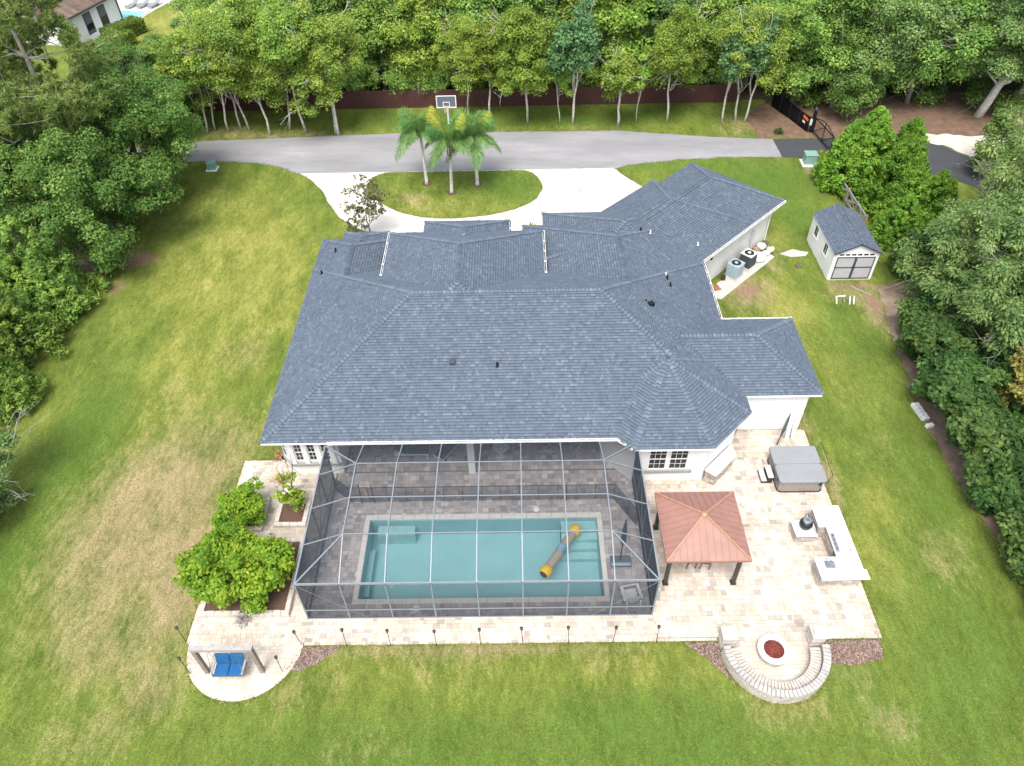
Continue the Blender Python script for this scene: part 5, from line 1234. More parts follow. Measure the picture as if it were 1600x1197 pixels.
def cloud(rg, C, Rr, per, size, up=.65, below=.35, squash=.8):
    """leaves on and in a set of clumps"""
    C = np.repeat(C, per, 0); R_ = np.repeat(Rr, per)
    d = nrm(rg.normal(size=(len(C), 3)))
    flip = (d[:, 2] < 0) & (rg.random(len(C)) > below); d[flip, 2] *= -1
    rr = R_ * (.35 + .75 * rg.random(len(C)) ** .6)
    P = C + d * rr[:, None] * np.array([1, 1, squash])
    Nn = nrm(d * .7 + rg.normal(size=d.shape) * .45 + np.array([0, 0, up]))
    T = nrm(rg.normal(size=d.shape) + d * .5)
    return P, Nn, T, size * rg.uniform(.65, 1.35, len(C)), d
def limb(mb, a, b, r0, r1, rg, n=6, seg=4, wob=.12):
    a = np.array(a, float); b = np.array(b, float); L = np.linalg.norm(b - a); pts = []
    for i in range(seg + 1):
        t = i / seg; w = rg.normal(size=3) * wob * L * .35 * math.sin(math.pi * t); pts.append(tuple(a + (b - a) * t + w))
    mb.tube(pts, [r0 + (r1 - r0) * i / seg for i in range(seg + 1)], n)
    return pts
def broadleaf(seed, H, cb, R, lobes, ncl, per, leaf, leafm, bark, tr=.14, lean=.3, crad=(.55, .95), twigs=5, trunks=1, asp=.55, flat=1.0, wisp=False):
    rg = np.random.default_rng(seed)
    LC = []
    for k in range(lobes):
        a = k * 2.4 + rg.random(); r = R * (.0 if k == 0 else rg.uniform(.35, .68)); z = cb + (H - cb) * (rg.uniform(.16, .74) if k else .55)
        LC.append((r * math.cos(a), r * math.sin(a), z, R * rg.uniform(.42, .62), (H - cb) * rg.uniform(.26, .42) * flat))
    C = []
    for k in range(ncl):
        x, y, z, lr, lh = LC[rg.integers(len(LC))]
        d = nrm(rg.normal(size=3)); d[2] = d[2] * .9 + .15; q_ = rg.uniform(.55, 1.0)
        C.append((x + d[0] * lr * q_, y + d[1] * lr * q_, min(max(z + d[2] * lh * q_, cb), H)))
    C = np.array(C); Rr = rg.uniform(*crad, len(C))
    P, Nn, T, s, d = cloud(rg, C, Rr, per, leaf)
    if wisp:     # drooping sprays
        T = nrm(T * .5 + np.array([0, 0, -.9]) + d * .5)
    crown = leaf_mesh('crown', P, Nn, T, s, asp, leafm, .15)
    mb = MB()
    for t in range(trunks):
        ox, oy = (rg.normal(size=2) * .35) if t else (0, 0); lx, ly = rg.normal(size=2) * lean
        top = (ox + lx, oy + ly, cb + (H - cb) * .6)
        sp = limb(mb, (ox, oy, -.1), top, tr, tr * .45, rg, 8, 6, .05)
        for k in range(7):
            j = rg.integers(len(C)); st_ = sp[rg.integers(2, 6)]; limb(mb, st_, C[j], tr * .35, .02, rg, 5, 3, .15)
    for k in range(twigs):       # bare grey twigs poking out of the crown
        j = rg.integers(len(C)); c = C[j]; o_ = nrm(np.array([c[0], c[1], (c[2] - cb - (H - cb) * .3) * .8])) * rg.uniform(.6, 1.3)
        e = c + o_ * (1 + Rr[j]); pts = limb(mb, c - o_ * .8, e, .035, .012, rg, 4, 3, .2)
        for q_ in range(4): limb(mb, pts[rg.integers(1, 4)], e + rg.normal(size=3) * .45, .014, .006, rg, 3, 2, .2)
    trunk = mb.mesh('trunk'); trunk.materials.append(MATS[bark])
    trunk.polygons.foreach_set('use_smooth', [True] * len(trunk.polygons))
    return [('trunk', trunk), ('crown', crown)]
def cedar(seed, H, R, ncl, per, leaf, leafm, bark='bark_brown', tops=1):
    rg = np.random.default_rng(seed); C = []; Rr = []; A = []
    for k in range(ncl):
        tp = rg.integers(tops); oa = tp * 2.4; ox, oy = (R * .45 * math.cos(oa), R * .45 * math.sin(oa)) if tp else (0, 0); hh = H * (1 - .18 * tp); rr0 = R * (1 if tp == 0 else .7)
        t = rg.random() ** 1.25 * .97 + .02; a = rg.random() * 6.283; r = rr0 * (1 - t) ** .75 * rg.uniform(.6, 1.06)
        C.append((ox + r * math.cos(a), oy + r * math.sin(a), .25 + t * (hh - .25))); Rr.append(rg.uniform(.22, .42) * (1.15 - .6 * t)); A.append((math.cos(a), math.sin(a), .8 + t))
    C = np.array(C); Rr = np.array(Rr)
    P, Nn, T, s, d = cloud(rg, C, Rr, per, leaf, .2, .5, 1.2)
    T = nrm(np.repeat(np.array(A), per, 0) * 1.0 + rg.normal(size=P.shape) * .45)
    crown = leaf_mesh('crown', P, Nn, T, s, .34, leafm, .1)
    mb = MB(); limb(mb, (0, 0, -.1), (0, 0, H * .9), .14, .03, rg, 8, 5, .02)
    for k in range(26):
        c = C[rg.integers(len(C))]; limb(mb, (0, 0, max(.2, c[2] - .5)), c, .035, .01, rg, 4, 2, .1)
    trunk = mb.mesh('trunk'); trunk.materials.append(MATS[bark]); return [('trunk', trunk), ('crown', crown)]
def pine(seed, H):
    rg = np.random.default_rng(seed); mb = MB(); sp = limb(mb, (0, 0, -.1), (.5, .2, H * .93), .27, .09, rg, 8, 8, .05); C = []
    for k in range(30):
        t = rg.uniform(.5, 1); i = min(int(t * 8), 8); st_ = np.array(sp[i]); a = k * 2.4 + rg.random() * .6; L = (1.25 - t) * 6.5 * rg.uniform(.65, 1.1) + .6
        e = st_ + np.array([math.cos(a) * L, math.sin(a) * L, L * rg.uniform(.05, .4)]); pts = limb(mb, st_, e, .085 * (1.3 - t) + .03, .02, rg, 6, 4, .22)
        C.append(e)
        for q_ in range(6): p = np.array(pts[rg.integers(2, 5)]); e2 = p + rg.normal(size=3) * [.8, .8, .35] + [0, 0, .3]; limb(mb, p, e2, .022, .01, rg, 4, 2, .1); C.append(e2)
    for q_ in range(8): C.append(np.array(sp[-1]) + rg.normal(size=3) * [.8, .8, .5])
    C = np.array(C); per = 220; Cc = np.repeat(C, per, 0); d = nrm(rg.normal(size=Cc.shape) + [0, 0, .35]); R_ = np.repeat(rg.uniform(.45, .8, len(C)), per)
    sub = np.repeat(nrm(rg.normal(size=(len(C) * 10, 3)) + [0, 0, .3]), per // 10, 0) * (R_ * .75)[:, None]
    P = Cc + sub + d * .12; T = d; Nn = nrm(rg.normal(size=d.shape))
    crown = leaf_mesh('crown', P, Nn, T, np.full(len(P), .25) * rg.uniform(.7, 1.3, len(P)), .13, 'leaf_pine')
    trunk = mb.mesh('trunk'); trunk.materials.append(MATS['bark_grey']); return [('trunk', trunk), ('crown', crown)]
def plant(name, parts, x, y, label, cat='tree', group=None, rz=0., sc=1., z=0., sz=None):
    t = thing(name, label, cat, (x, y, z), rz, group); t.scale = (sc, sc, sz or sc)
    for n_, me_ in parts: link(n_, me_, t)
    return t
rv = random.Random(21)
# --- the row between fence and drive
row = [broadleaf(101 + k, 10.4, 3.1, 2.7, 7, 105, 330, .09, lm, 'bark_pale', .10, .5, (.5, .95), 6) for k, lm in enumerate(('leaf_row', 'leaf_row', 'leaf_row_yellow'))]
thin = broadleaf(120, 7.0, 2.6, 1.1, 3, 20, 110, .12, 'leaf_row', 'bark_pale', .055, .3, (.35, .6), 3)
blue = broadleaf(121, 9.4, 2.6, 1.9, 4, 56, 170, .12, 'leaf_blue', 'bark_pale', .11, .4, (.45, .8), 2)
lime = broadleaf(122, 6.6, 2.3, 1.75, 4, 40, 170, .13, 'leaf_row_yellow', 'bark_pale', .12, .4, (.45, .8), 9)
G = 'pale-trunked trees along the drive'
L0 = 'slender pale-trunked leafy tree in the tight clump between drive and brown fence'
for (x, y, p, s) in ((-26.9, 62.0, 0, .85), (-26.4, 62.6, 1, .8), (-25.1, 62.2, 1, .95), (-24.2, 62.9, 0, 1.0), (-23.3, 62.4, 1, .92), (-19.8, 62.5, 1, .95), (-18.2, 61.8, 0, 1.08)):
    plant('slender_tree', row[p], x, y, L0, 'tree', G, rv.random() * 6.28, s)
plant('slender_tree', row[1], -21.3, 61.4, 'leafy tree with a thick pale trunk rising right at the asphalt edge', 'tree', G, .5, 1.05)
plant('slender_tree', broadleaf(131, 9.8, 2.6, 2.7, 7, 105, 330, .09, 'leaf_row', 'bark_pale', .13, .3, (.5, .95), 6, 2), -15.6, 61.6, 'leafy twin-trunked pale tree at the asphalt edge where brown fence first shows', 'tree', G, 1.2, 1.05)
plant('slender_tree', row[0], -4.3, 65.3, 'leafy tree with curved thin trunk close to the fence beside the basketball hoop', 'tree', G, 2.0, .82)
plant('slender_tree', row[2], -2.3, 64.3, 'yellow-green tree standing on grass just past the basketball hoop', 'tree', G, 4.0, .95)
plant('slender_tree', row[2], 1.05, 63.0, 'yellow-green tree with the straightest thick white trunk behind the palms', 'tree', G, 1.0, 1.05)
plant('slender_tree', thin, 3.9, 62.9, 'spindly young tree between the white-trunked tree and the bluish tree', 'tree', G, 0, .9)
plant('slender_tree', blue, 5.0, 62.6, 'bluish dark green narrow tree with a clean white trunk', 'tree', G, 2.4, 1.05)
plant('slender_tree', lime, 8.9, 62.1, 'small lime-green tree with bare grey twigs on top, nearest the asphalt', 'tree', G, 3.0, 1.0)
plant('slender_tree', thin, 10.55, 62.7, 'spindly young tree beside the small lime-green tree', 'tree', G, 2.0, .95)
plant('slender_tree', row[2], 13.25, 62.7, 'yellow-green spreading tree with a leaning trunk and dead pale branches', 'tree', G, 5.0, 1.02)
for x, y, k in ((18.0, 62.4, 1), (19.2, 62.6, 0), (19.95, 62.4, 1)): plant('slender_tree', blue if k else row[0], x, y, 'pale-trunked tree in the group of three where the brown fence ends', 'tree', G, rv.random() * 6, .95)
# --- wood behind the fence
wood = [broadleaf(201 + k, 12.5, .8, 3.7, 7, 112, 300, .118, lm, 'bark_grey', .2, .6, (.7, 1.25), 8) for k, lm in enumerate(('leaf_forest', 'leaf_forest', 'leaf_row', 'leaf_greyoak'))]
Gw = 'trees of the wood behind the brown fence'
for ry, (y, st, off) in enumerate(((69.4, 3.7, 0), (73.6, 4.3, 2.1), (79.0, 5.0, .8), (84.5, 5.2, 2.6), (90.5, 5.5, 1.2))):
    x = (-26.5, -24.0, -22.0, -21.0, -20.0)[ry] + off
    while x < 23 + ry * 2:
        gap = (-8.3 - ry * .1 < x < -3.4) and y > 71
        if not gap: kw = rv.choice((0, 1, 2, 3, 0)); plant('woodland_tree', wood[kw], x + rv.uniform(-.7, .7), y + rv.uniform(-.9, .9), ('dark green tree %s', 'spreading dark green tree %s', 'bright green tree %s', 'grey-green tree %s')[kw] % ('standing right behind the brown fence', 'in the second rank behind the brown fence', 'in the third rank of the wood behind the brown fence', 'deep in the wood behind the brown fence', 'at the far back of the wood behind the brown fence')[ry], 'tree', Gw, rv.random() * 6.28, rv.uniform(.82, 1.08))
        x += st
under = broadleaf(240, 4.2, .2, 2.3, 6, 80, 220, .115, 'leaf_forest', 'bark_grey', .08, .3, (.4, .75), 2)
for k in range(15): plant('understory_shrub', under, -27.0 + 3.3 * k + rv.uniform(-.5, .5), 68.4 + rv.uniform(-.3, .4), 'leafy shrub filling the gap between the brown fence and the wood trunks', 'shrub', 'understory shrubs behind the brown fence', rv.random() * 6.28, rv.uniform(.85, 1.1))
dark = [broadleaf(221 + k, 11.5, .5, 4.2, 8, 125, 300, .112, lm, 'bark_grey', .24, .6, (.7, 1.2), 12) for k, lm in enumerate(('leaf_forest', 'leaf_greyoak', 'leaf_oak'))]
Gr = 'trees of the wood beyond the gate'
for (x, y, p, s) in ((25.0, 65.9, 0, .95), (28.2, 64.9, 2, 1.0), (31.6, 65.2, 1, 1.0), (35.2, 65.6, 0, 1.05), (38.6, 66.9, 2, 1.0), (44.3, 64.6, 2, 1.05), (48.4, 64.8, 0, 1.0), (52.5, 65.5, 1, 1.05), (57, 65, 2, 1.0),
        (24.5, 72, 1, 1.05), (29.5, 72, 0, 1.1), (34.5, 73, 2, 1.1), (40, 73.5, 1, 1.1), (45.5, 72.5, 0, 1.15), (51, 73.5, 1, 1.1), (57, 74, 0, 1.15), (63, 72, 2, 1.1), (32, 80, 0, 1.1), (38, 81, 2, 1.1), (44, 80, 0, 1.2), (50.5, 81, 1, 1.15), (57.5, 82, 0, 1.2), (64, 80, 1, 1.2)):
    plant('woodland_tree', dark[p], x, y, ('dense mid-green tree %s', 'dense grey-green tree %s', 'dense deep green tree %s')[p] % ('at the edge of the pine straw bed beyond the gate' if y < 68 else ('behind the first trees of the pine straw bed' if y < 76 else 'deep in the wood beyond the pine straw bed')), 'tree', Gr, rv.random() * 6.28, s)
plant('woodland_tree', broadleaf(230, 12, 2.6, 4.0, 7, 120, 260, .115, 'leaf_greyoak', 'bark_pale', .38, .8, (.7, 1.2), 16), 40.2, 62.6, 'big tree with a stout pale flared trunk on the pine straw bed', 'tree', Gr, 1.0, 1.0)
# --- left: oaks, pine, cedars
oak = [broadleaf(301, 10.5, .5, 5.2, 9, 200, 360, .105, 'leaf_oak', 'bark_brown', .32, .6, (.6, 1.15), 10), broadleaf(302, 11.5, .6, 5.6, 9, 200, 360, .105, 'leaf_oak', 'bark_brown', .32, .8, (.6, 1.2), 12)]
Go = 'dark oaks beside the lawn'
plant('oak_tree', oak[0], -28.6, 44.4, 'dark oak whose low skirt hangs over the lawn beside the cedars', 'tree', Go, .3, 1.0)
plant('oak_tree', oak[1], -28.4, 51.0, 'dark oak reaching over the asphalt beside the green utility box', 'tree', Go, 2.0, .92)
plant('oak_tree', oak[1], -36.0, 47.5, 'dark oak filling the ground behind the tall pine', 'tree', Go, 4.0, 1.0)
plant('oak_tree', oak[0], -37.0, 55.5, 'dark oak between the tall pine and the white neighbour house', 'tree', Go, 1.0, .55)
plant('oak_tree', oak[0], -32.3, 62.6, 'dark oak at the end of the asphalt beside the slender tree clump', 'tree', Go, 5.0, .82)
plant('oak_tree', oak[1], -44, 57, 'dark oak at the outer end of the asphalt drive', 'tree', Go, 3.0, .6)
plant('oak_tree', oak[0], -42, 50, 'dark oak behind the row of cedars and the pine', 'tree', Go, 2.0, 1.0)
plant('oak_tree', dark[0], -28.0, 67.8, 'dark green tree behind the start of the brown fence', 'tree', Go, 2.6, .58)
plant('pine_tree', pine(311, 17.0), -31.6, 48.6, 'tall pine with light needle tufts and bare grey limbs above the oaks', 'tree', None, .4)
ced = [cedar(321, 6.4, 3.3, 520, 70, .15, 'leaf_cedar', tops=3), cedar(322, 5.6, 3.0, 480, 70, .15, 'leaf_cedar', tops=2)]
Gc = 'dark cedars along the lawn'
plant('cedar_tree', ced[0], -30.2, 38.4, 'broad dark cedar next to the hanging oak', 'tree', Gc, .6, 1.0)
plant('cedar_tree', ced[1], -30.3, 33.6, 'dark cedar in the middle of the cedar row', 'tree', Gc, 2.0, 1.0)
plant('cedar_tree', ced[0], -29.9, 29.2, 'dark low cedar at the far end of the cedar row from the oaks', 'tree', Gc, 4.0, .85)
plant('cedar_tree', ced[1], -34.5, 36.0, 'dark cedar half hidden behind the cedar row', 'tree', Gc, 1.0, 1.15)
plant('shrub_tree', broadleaf(330, 4.6, .4, 2.3, 5, 60, 170, .10, 'leaf_greyoak', 'bark_grey', .09, .4, (.35, .6), 26), -25.7, 22.7, 'grey twiggy shrub at the lawn edge past the cedars', 'shrub')
plant('shrub_tree', broadleaf(331, 4.0, .3, 2.0, 5, 50, 160, .11, 'leaf_hedge', 'bark_grey', .09, .4, (.4, .7), 3), -26.2, 19.4, 'dark shrub at the lawn edge after the grey twiggy shrub', 'shrub')
# --- right: bright cedars, grey-green oaks, hedge
bc = [cedar(341, 6.1, 2.9, 520, 70, .15, 'leaf_cedar_bright', tops=2), cedar(342, 5.2, 2.2, 420, 70, .15, 'leaf_cedar_bright', tops=2)]
Gb = 'bright cedars by the gate'
plant('bright_cedar', bc[0], 26.0, 51.4, 'tallest bright yellow-green cedar beside the black gate', 'tree', Gb, .5, 1.0)
plant('bright_cedar', bc[1], 28.6, 51.0, 'slim bright cedar peeking over the dark curved road', 'tree', Gb, 1.5, 1.05)
plant('bright_cedar', bc[1], 27.0, 47.6, 'bright cedar behind the rail fence and shed', 'tree', Gb, 2.5, 1.1)
plant('bright_cedar', bc[1], 29.8, 47.2, 'low leaning bright cedar between the shed and the curved road', 'tree', Gb, 3.6, .68)
plant('bright_cedar', bc[0], 25.9, 43.6, 'deep green cedar close against the shed side', 'tree', Gb, 4.4, .62)
go = [broadleaf(351, 8.6, .5, 4.9, 9, 170, 250, .12, 'leaf_greyoak', 'bark_grey', .26, .6, (.55, 1.05), 22, 1, .42, 1.0, True), broadleaf(352, 9.4, .5, 5.4, 9, 180, 260, .12, 'leaf_greyoak', 'bark_grey', .28, .7, (.55, 1.1), 26, 1, .42, 1.0, True)]
Gg = 'grey-green oaks on the side boundary'
plant('grey_oak', go[0], 27.6, 37.2, 'grey-green oak spreading over the ground in front of the shed', 'tree', Gg, .2, .95)
plant('grey_oak', go[1], 33.4, 41.5, 'tall grey-green oak with bare pale branches behind the shed oak', 'tree', Gg, 2.2, 1.0)
plant('grey_oak', go[0], 28.2, 31.8, 'grey-green oak overhanging the start of the dark hedge', 'tree', Gg, 3.1, .9)
plant('grey_oak', go[1], 34.5, 34.0, 'grey-green oak well behind the dark hedge', 'tree', Gg, 4.3, 1.0)
plant('grey_oak', go[0], 39.0, 47.2, 'grey-green oak beside the end of the curved dark road', 'tree', Gg, 5.3, .75)
plant('grey_oak', go[1], 41.5, 44.0, 'grey-green oak on the far side of the boundary wood', 'tree', Gg, 1.3, .9)
plant('grey_oak', broadleaf(355, 4.2, .4, 2.0, 5, 46, 160, .11, 'leaf_oak', 'bark_grey', .1, .3, (.4, .7), 4), 36.8, 53.0, 'small round dark tree on the verge of the curved road', 'tree', Gg)
hg = [broadleaf(361, 3.3, .1, 2.1, 6, 90, 190, .13, 'leaf_hedge', 'bark_brown', .1, .3, (.35, .65), 0, 1, .6), broadleaf(362, 4.2, .1, 2.4, 7, 100, 190, .14, 'leaf_hedge', 'bark_brown', .1, .3, (.4, .7), 1, 1, .6)]
Gh = 'dark hedge shrubs along the side border'
for k, (x, y, p, s) in enumerate(((23.8, 31.5, 0, 1.05), (23.5, 28.8, 0, 1.1), (23.4, 26.2, 0, 1.05), (23.4, 23.6, 0, 1.1), (23.5, 21.0, 0, 1.1), (23.6, 18.4, 0, 1.1), (23.8, 15.8, 0, 1.1), (24.0, 13.2, 0, 1.1), (24.3, 10.6, 0, 1.1), (26.8, 27, 1, 1.2), (26.8, 22.5, 1, 1.2), (27, 18, 1, 1.2), (24.6, 34.0, 0, 1.0), (26.0, 40.4, 0, .8))):
    plant('hedge_shrub', hg[p], x, y, 'dark glossy shrub in the thick hedge along the dirt border' if k < 13 else 'dark glossy shrub wedged between the shed and the first grey-green oak', 'shrub', Gh, rv.random() * 6, s)
plant('olive_shrub', broadleaf(371, 4.6, 1.6, 1.5, 5, 40, 150, .11, 'leaf_olive', 'bark_grey', .08, .3, (.4, .65), 3), 25.6, 26.6, 'yellow-olive shrub rising out of the dark hedge', 'shrub')
# --- patio planting
cit = [broadleaf(381, 2.5, .25, 1.45, 7, 95, 110, .085, 'leaf_citrus', 'bark_brown', .06, .2, (.25, .45), 0, 1, .62), broadleaf(382, 2.2, .2, 1.4, 7, 90, 110, .08, 'leaf_citrus', 'bark_brown', .06, .2, (.25, .42), 0, 1, .62)]
plant('citrus_bush', cit[0], -12.95, 17.7, 'taller dense bright green citrus bush at the lawn side of the large raised bed', 'bush', None, .2, 1.12, .2, 1.3)
plant('citrus_bush', cit[1], -11.4, 17.6, 'yellow-green citrus bush beside the screen cage in the large raised bed', 'bush', None, 1.2, 1.16, .2, 1.25)
plant('citrus_bush', cit[1], -13.15, 21.4, 'smaller rounded green bush in the narrow raised bed', 'bush', None, 2.2, .78, .2)
plant('citrus_sapling', broadleaf(390, 2.0, .3, .85, 4, 24, 34, .075, 'leaf_citrus', 'bark_brown', .025, .2, (.15, .3), 2, 1, .6), -10.95, 21.7, 'thin open sapling in the small square mulch bed', 'sapling', None, .5, 1., .15)
def tuft(x, y, label, seed, s=.35, mat='dry_plant'):
    rg = np.random.default_rng(seed); n = 140; d = nrm(rg.normal(size=(n, 3)) + [0, 0, 1.0]); P = d * (s * rg.random(n) ** .5)[:, None] * .8
    me_ = leaf_mesh('leaves', P, nrm(rg.normal(size=(n, 3))), d, np.full(n, s * .5), .12, mat)
    t = thing('dry_plant', label, 'plant', (x, y, .05)); link('leaves', me_, t)
tuft(-12.1, 23.6, 'dried orange-brown tuft plant by the bay window corner', 1, .42); tuft(-12.55, 25.2, 'dried pale tuft plant beside the west house wall', 2, .40); tuft(-12.1, 16.0, 'dry grey twig tuft spilling over the large raised bed edge', 3, .45, 'wood_silver')
tuft(1.0, 45.3, 'yellow-green palm-like plant by the entry drive', 4, .95, 'leaf_palm_yellow'); tuft(24.6, 55.8, 'yellow-green leafy plant at the foot of the black gate', 5, .6, 'leaf_palm_yellow'); tuft(22.3, 60.1, 'small green clump on the pine straw by the mesh barrier', 6, .5, 'leaf_hedge')
plant('magnolia_tree', broadleaf(395, 4.3, .5, 1.7, 6, 75, 16, .13, 'leaf_magnolia', 'bark_brown', .05, .3, (.2, .42), 1, 1, .5), -10.4, 45.6, 'sparse open magnolia with olive leaves against the white drive', 'tree')
# --- neighbour hedges
def hedge(x, y, rz, L, w, h, label, seed):
    rg = np.random.default_rng(seed); n = 5200; t = thing('clipped_hedge', label, 'hedge', (x, y, 0), rz, 'clipped hedges of the neighbour')
    obj('core', MB().prism(rrect(-L / 2 + .1, L / 2 - .1, -w / 2 + .1, w / 2 - .1, .3), 0, h - .1), 'leaf_hedge', t)
    P = (rg.random((n, 3)) - .5) * [L, w, 0]; P[:, 2] = rg.random(n) * h; k = rg.integers(0, 3, n); sg = rg.choice([-1, 1], n)
    P[k == 0, 2] = h; P[k == 1, 1] = (sg * w / 2)[k == 1]; P[k == 2, 0] = (sg * L / 2)[k == 2]; P += rg.normal(size=P.shape) * .05
    link('crown', leaf_mesh('crown', P, nrm(rg.normal(size=P.shape) + [0, 0, .6]), nrm(rg.normal(size=P.shape)), np.full(n, .10), .6, 'leaf_box'), t)
hedge(-42.6, 81.6, rad(58), 5.0, 1.7, 1.3, 'clipped rounded hedge nearer the tall pine in front of the white neighbour wall', 1)
hedge(-42.6, 85.4, rad(62), 4.4, 1.9, 1.4, 'clipped rounded hedge nearer the turquoise pool in front of the white neighbour wall', 2)
# --- queen palms on the island
def frond_mesh(seed, L, droop, mat):
    rg = np.random.default_rng(seed); n = 60; t = np.linspace(.08, 1, n)
    def pt(t): return np.stack([L * t * (1 - .22 * t), np.zeros_like(t), L * (.50 * t - droop * t ** 2)], -1)
    R_ = pt(t); Tg = nrm(pt(t + .01) - R_); P = []; Nn = []; T = []; S_ = []
    for s in (-1, 1):
        for k in range(2):
            ln = .34 * np.sin(np.pi * (t * .86 + .1)) ** .6 * L / 2.2 + .04
            dirv = nrm(Tg * .55 + np.array([0, s * (.9 - .25 * k), 0]) + np.array([0, 0, -.55 - .5 * k]) + rg.normal(size=Tg.shape) * .15)
            P.append(R_ + dirv * ln[:, None]); T.append(dirv); S_.append(ln); Nn.append(nrm(np.cross(Tg, dirv) + rg.normal(size=Tg.shape) * .2))
    me_ = leaf_mesh('frond', np.concatenate(P), np.concatenate(Nn), np.concatenate(T), np.concatenate(S_), .055, mat)
    return me_, [tuple(p) for p in pt(np.linspace(0, 1, 8))]
fr = [frond_mesh(k, 2.9, d, m_) for k, (d, m_) in enumerate(((.42, 'leaf_palm'), (.75, 'leaf_palm'), (1.05, 'leaf_palm'), (.25, 'leaf_palm_yellow')))]
def stalk(pts):
    me_ = MB().tube(pts, [.03 - .003 * i for i in range(8)], 5).mesh('stalk'); me_.materials.append(MATS['leaf_palm']); return me_
stk_ = [stalk(f[1]) for f in fr]
def palm(x, y, h, label, seed, nf=15, yel=1, dead=False):
    rp = random.Random(seed); t = thing('queen_palm', label, 'palm', (x, y, .02), 0, 'queen palms on the island')
    lx, ly = rp.uniform(-.15, .15), rp.uniform(-.1, .1)
    m = MB(); m.tube([(0, 0, 0), (0, 0, .2), (lx * .3, ly * .3, h * .4), (lx, ly, h)], [.19, .14, .12, .10], 10); tk_ = obj('trunk', m, 'bark_pale', t, smooth=True)
    obj('crown_shaft', MB().tube([(lx, ly, h - .1), (lx, ly, h + .5)], [.13, .06], 8), 'leaf_palm', t)
    for k in range(nf):
        j = 3 if k < yel else (0 if k < nf * .35 else (1 if k < nf * .7 else 2)); a = k * 2.4 + rp.random() * .4; tilt = (-.75 if k < nf * .4 else (-.4 if k < nf * .75 else -.1)) + rp.uniform(-.1, .1); s = rp.uniform(.78, 1.0)
        f = link('frond', fr[j][0], t, (lx, ly, h + .3), (0, tilt, a), (s, s, s)); link('stalk', stk_[j], f)
    if dead:
        dm = MB()
        for k in range(7): a = k * .9; dm.tube([(lx + .1 * math.cos(a), ly + .1 * math.sin(a), h), (lx + .26 * math.cos(a), ly + .26 * math.sin(a), h - .35), (lx + .22 * math.cos(a), ly + .22 * math.sin(a), h - .8)], [.05, .04, .015], 5)
        obj('dead_sheaths', dm, 'rust', t)
    tag(obj('soil_ring', MB().lathe([(.42, .0), (.40, .02), (.2, .03)], (0, 0, 0), 14), 'mulch', t), 'ring of bare soil round the trunk')
palm(-7.0, 52.75, 3.9, 'queen palm nearest the curved left drive of the grass island', 1)
palm(-4.97, 51.35, 3.9, 'front queen palm of the three, with a yellow frond and brown dead sheaths', 2, 15, 2, True)
palm(-3.03, 52.45, 3.7, 'queen palm with the longest drooping fronds beside the front palm', 3, 16, 1)

# --- grass growing proud of the mown sheet: clumps over the lawn, and a ragged fringe along every paved edge
rg = np.random.default_rng(99)
def free(x, y):
    ok = ~((x > -14.6) & (x < 15.4) & (y > 14.7) & (y < 45)) | ((x < -12.9) & (y > 25.2)) | ((x > 15.6)) | ((x > 12.0) & (y > 32.6) & (y < 37.0))
    ok &= ~((x > -14.2) & (x < -9.2) & (y > 12.4) & (y < 15)); ok &= ~((x > 8.0) & (x < 12.6) & (y > 11.9) & (y < 15)); ok &= ~((y > 42) & (y < 62) & (x < 24) & (x > -18)); ok &= ~((y > 55) & (y < 61.6))
    ok &= ~((x > 19.9) & (x < 23.3) & (y > 39.3) & (y < 44.5)); ok &= (x < 21.5) | (y > 40); ok &= ~((x > 11.5) & (x < 17.8) & (y > 37.2) & (y < 44.5)); ok &= ~((y > 60) & (x > 20))
    return ok
cx_ = np.concatenate([rg.uniform(-26, 23, 9500), rg.uniform(-24, 20, 900)]); cy_ = np.concatenate([9 + 46 * rg.random(9500) ** 1.5, rg.uniform(61.6, 66, 900)])
m_ = free(cx_, cy_); cx_, cy_ = cx_[m_], cy_[m_]
k_ = 9; bx = np.repeat(cx_, k_) + rg.normal(size=len(cx_) * k_) * .10; by = np.repeat(cy_, k_) + rg.normal(size=len(cx_) * k_) * .10
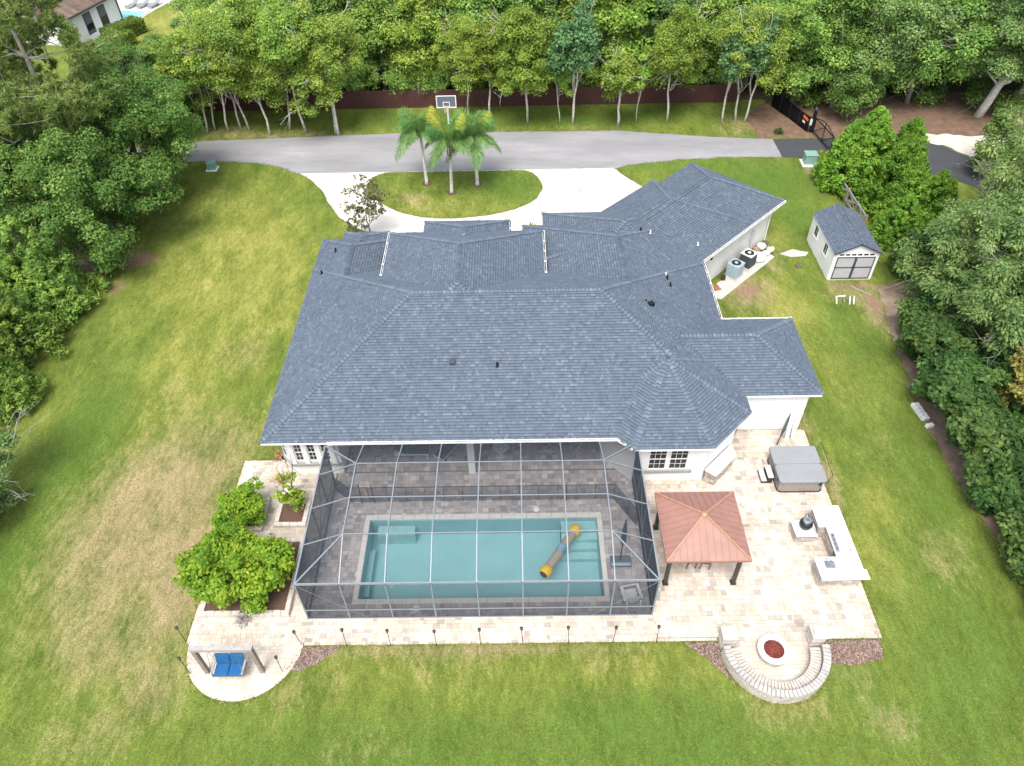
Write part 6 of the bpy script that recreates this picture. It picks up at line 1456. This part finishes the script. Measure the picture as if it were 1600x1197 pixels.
def blades(bx, by, h0, z=0.):
    n = len(bx); T = nrm(np.stack([rg.normal(size=n) * .8, rg.normal(size=n) * .8, np.full(n, .7)], -1)); h = h0 * rg.uniform(.5, 1.3, n)
    P = np.stack([bx, by, np.full(n, z)], -1) + T * h[:, None] * .9
    return P, nrm(rg.normal(size=(n, 3)) + [0, 0, .8]), T, h
a_ = blades(bx, by, .05)
lawn_o = bpy.data.objects['lawn']
stuff(link('grass_tufts', leaf_mesh('grass_tufts', *a_, .22, 'grass_blade'), lawn_o))
ex, ey = [], []
for pts in ([(-9.2, 14.76), (8.1, 14.76)], arc(SW[0], SW[1], SW[2] + .13, 182, 358, 40), arc(FC[0], FC[1], 2.2, 185, 355, 40), [(12.6, 14.78), (15.1, 14.78), (15.12, 26.4)], [(-14.33, 15), (-14.33, 24.9), (-12.4, 25.0)],
            drive[:7], [(7.87, 54.72), (8.49, 53.47), (9.56, 51.96), (10.22, 51.37)], isl + isl[:1], [(-25.2, 57.05), (-21.4, 56.6), (-19.1, 55.8), (-17.4, 54.6)], [(8.6, 54.95), (10, 55.36), (13.15, 55.87), (16.8, 56.16), (21.5, 56.0)],
            [(21.6, 59.15), (17, 59.71), (12.8, 60.45), (9.06, 61.19), (-.3, 61.32), (-9.7, 61.45), (-16.9, 61.13), (-26.8, 60.69)], [(20.15, 39.5), (20.15, 44.3)], [(23.0, 37), (22.6, 35.4), (22.3, 33.2), (21.8, 29.2), (21.65, 27.6), (21.65, 23.9), (21.9, 20.4), (22.15, 17), (22.5, 11)]):
    for (x0, y0), (x1, y1) in zip(pts[:-1], pts[1:]):
        L = math.hypot(x1 - x0, y1 - y0); n = int(L * 34) + 1; t = rg.random(n); ex.append(x0 + (x1 - x0) * t + rg.normal(size=n) * .05); ey.append(y0 + (y1 - y0) * t + rg.normal(size=n) * .05)
a_ = blades(np.concatenate(ex), np.concatenate(ey), .07, .01)
stuff(link('grass_fringe', leaf_mesh('grass_fringe', *a_, .22, 'grass_blade'), lawn_o))
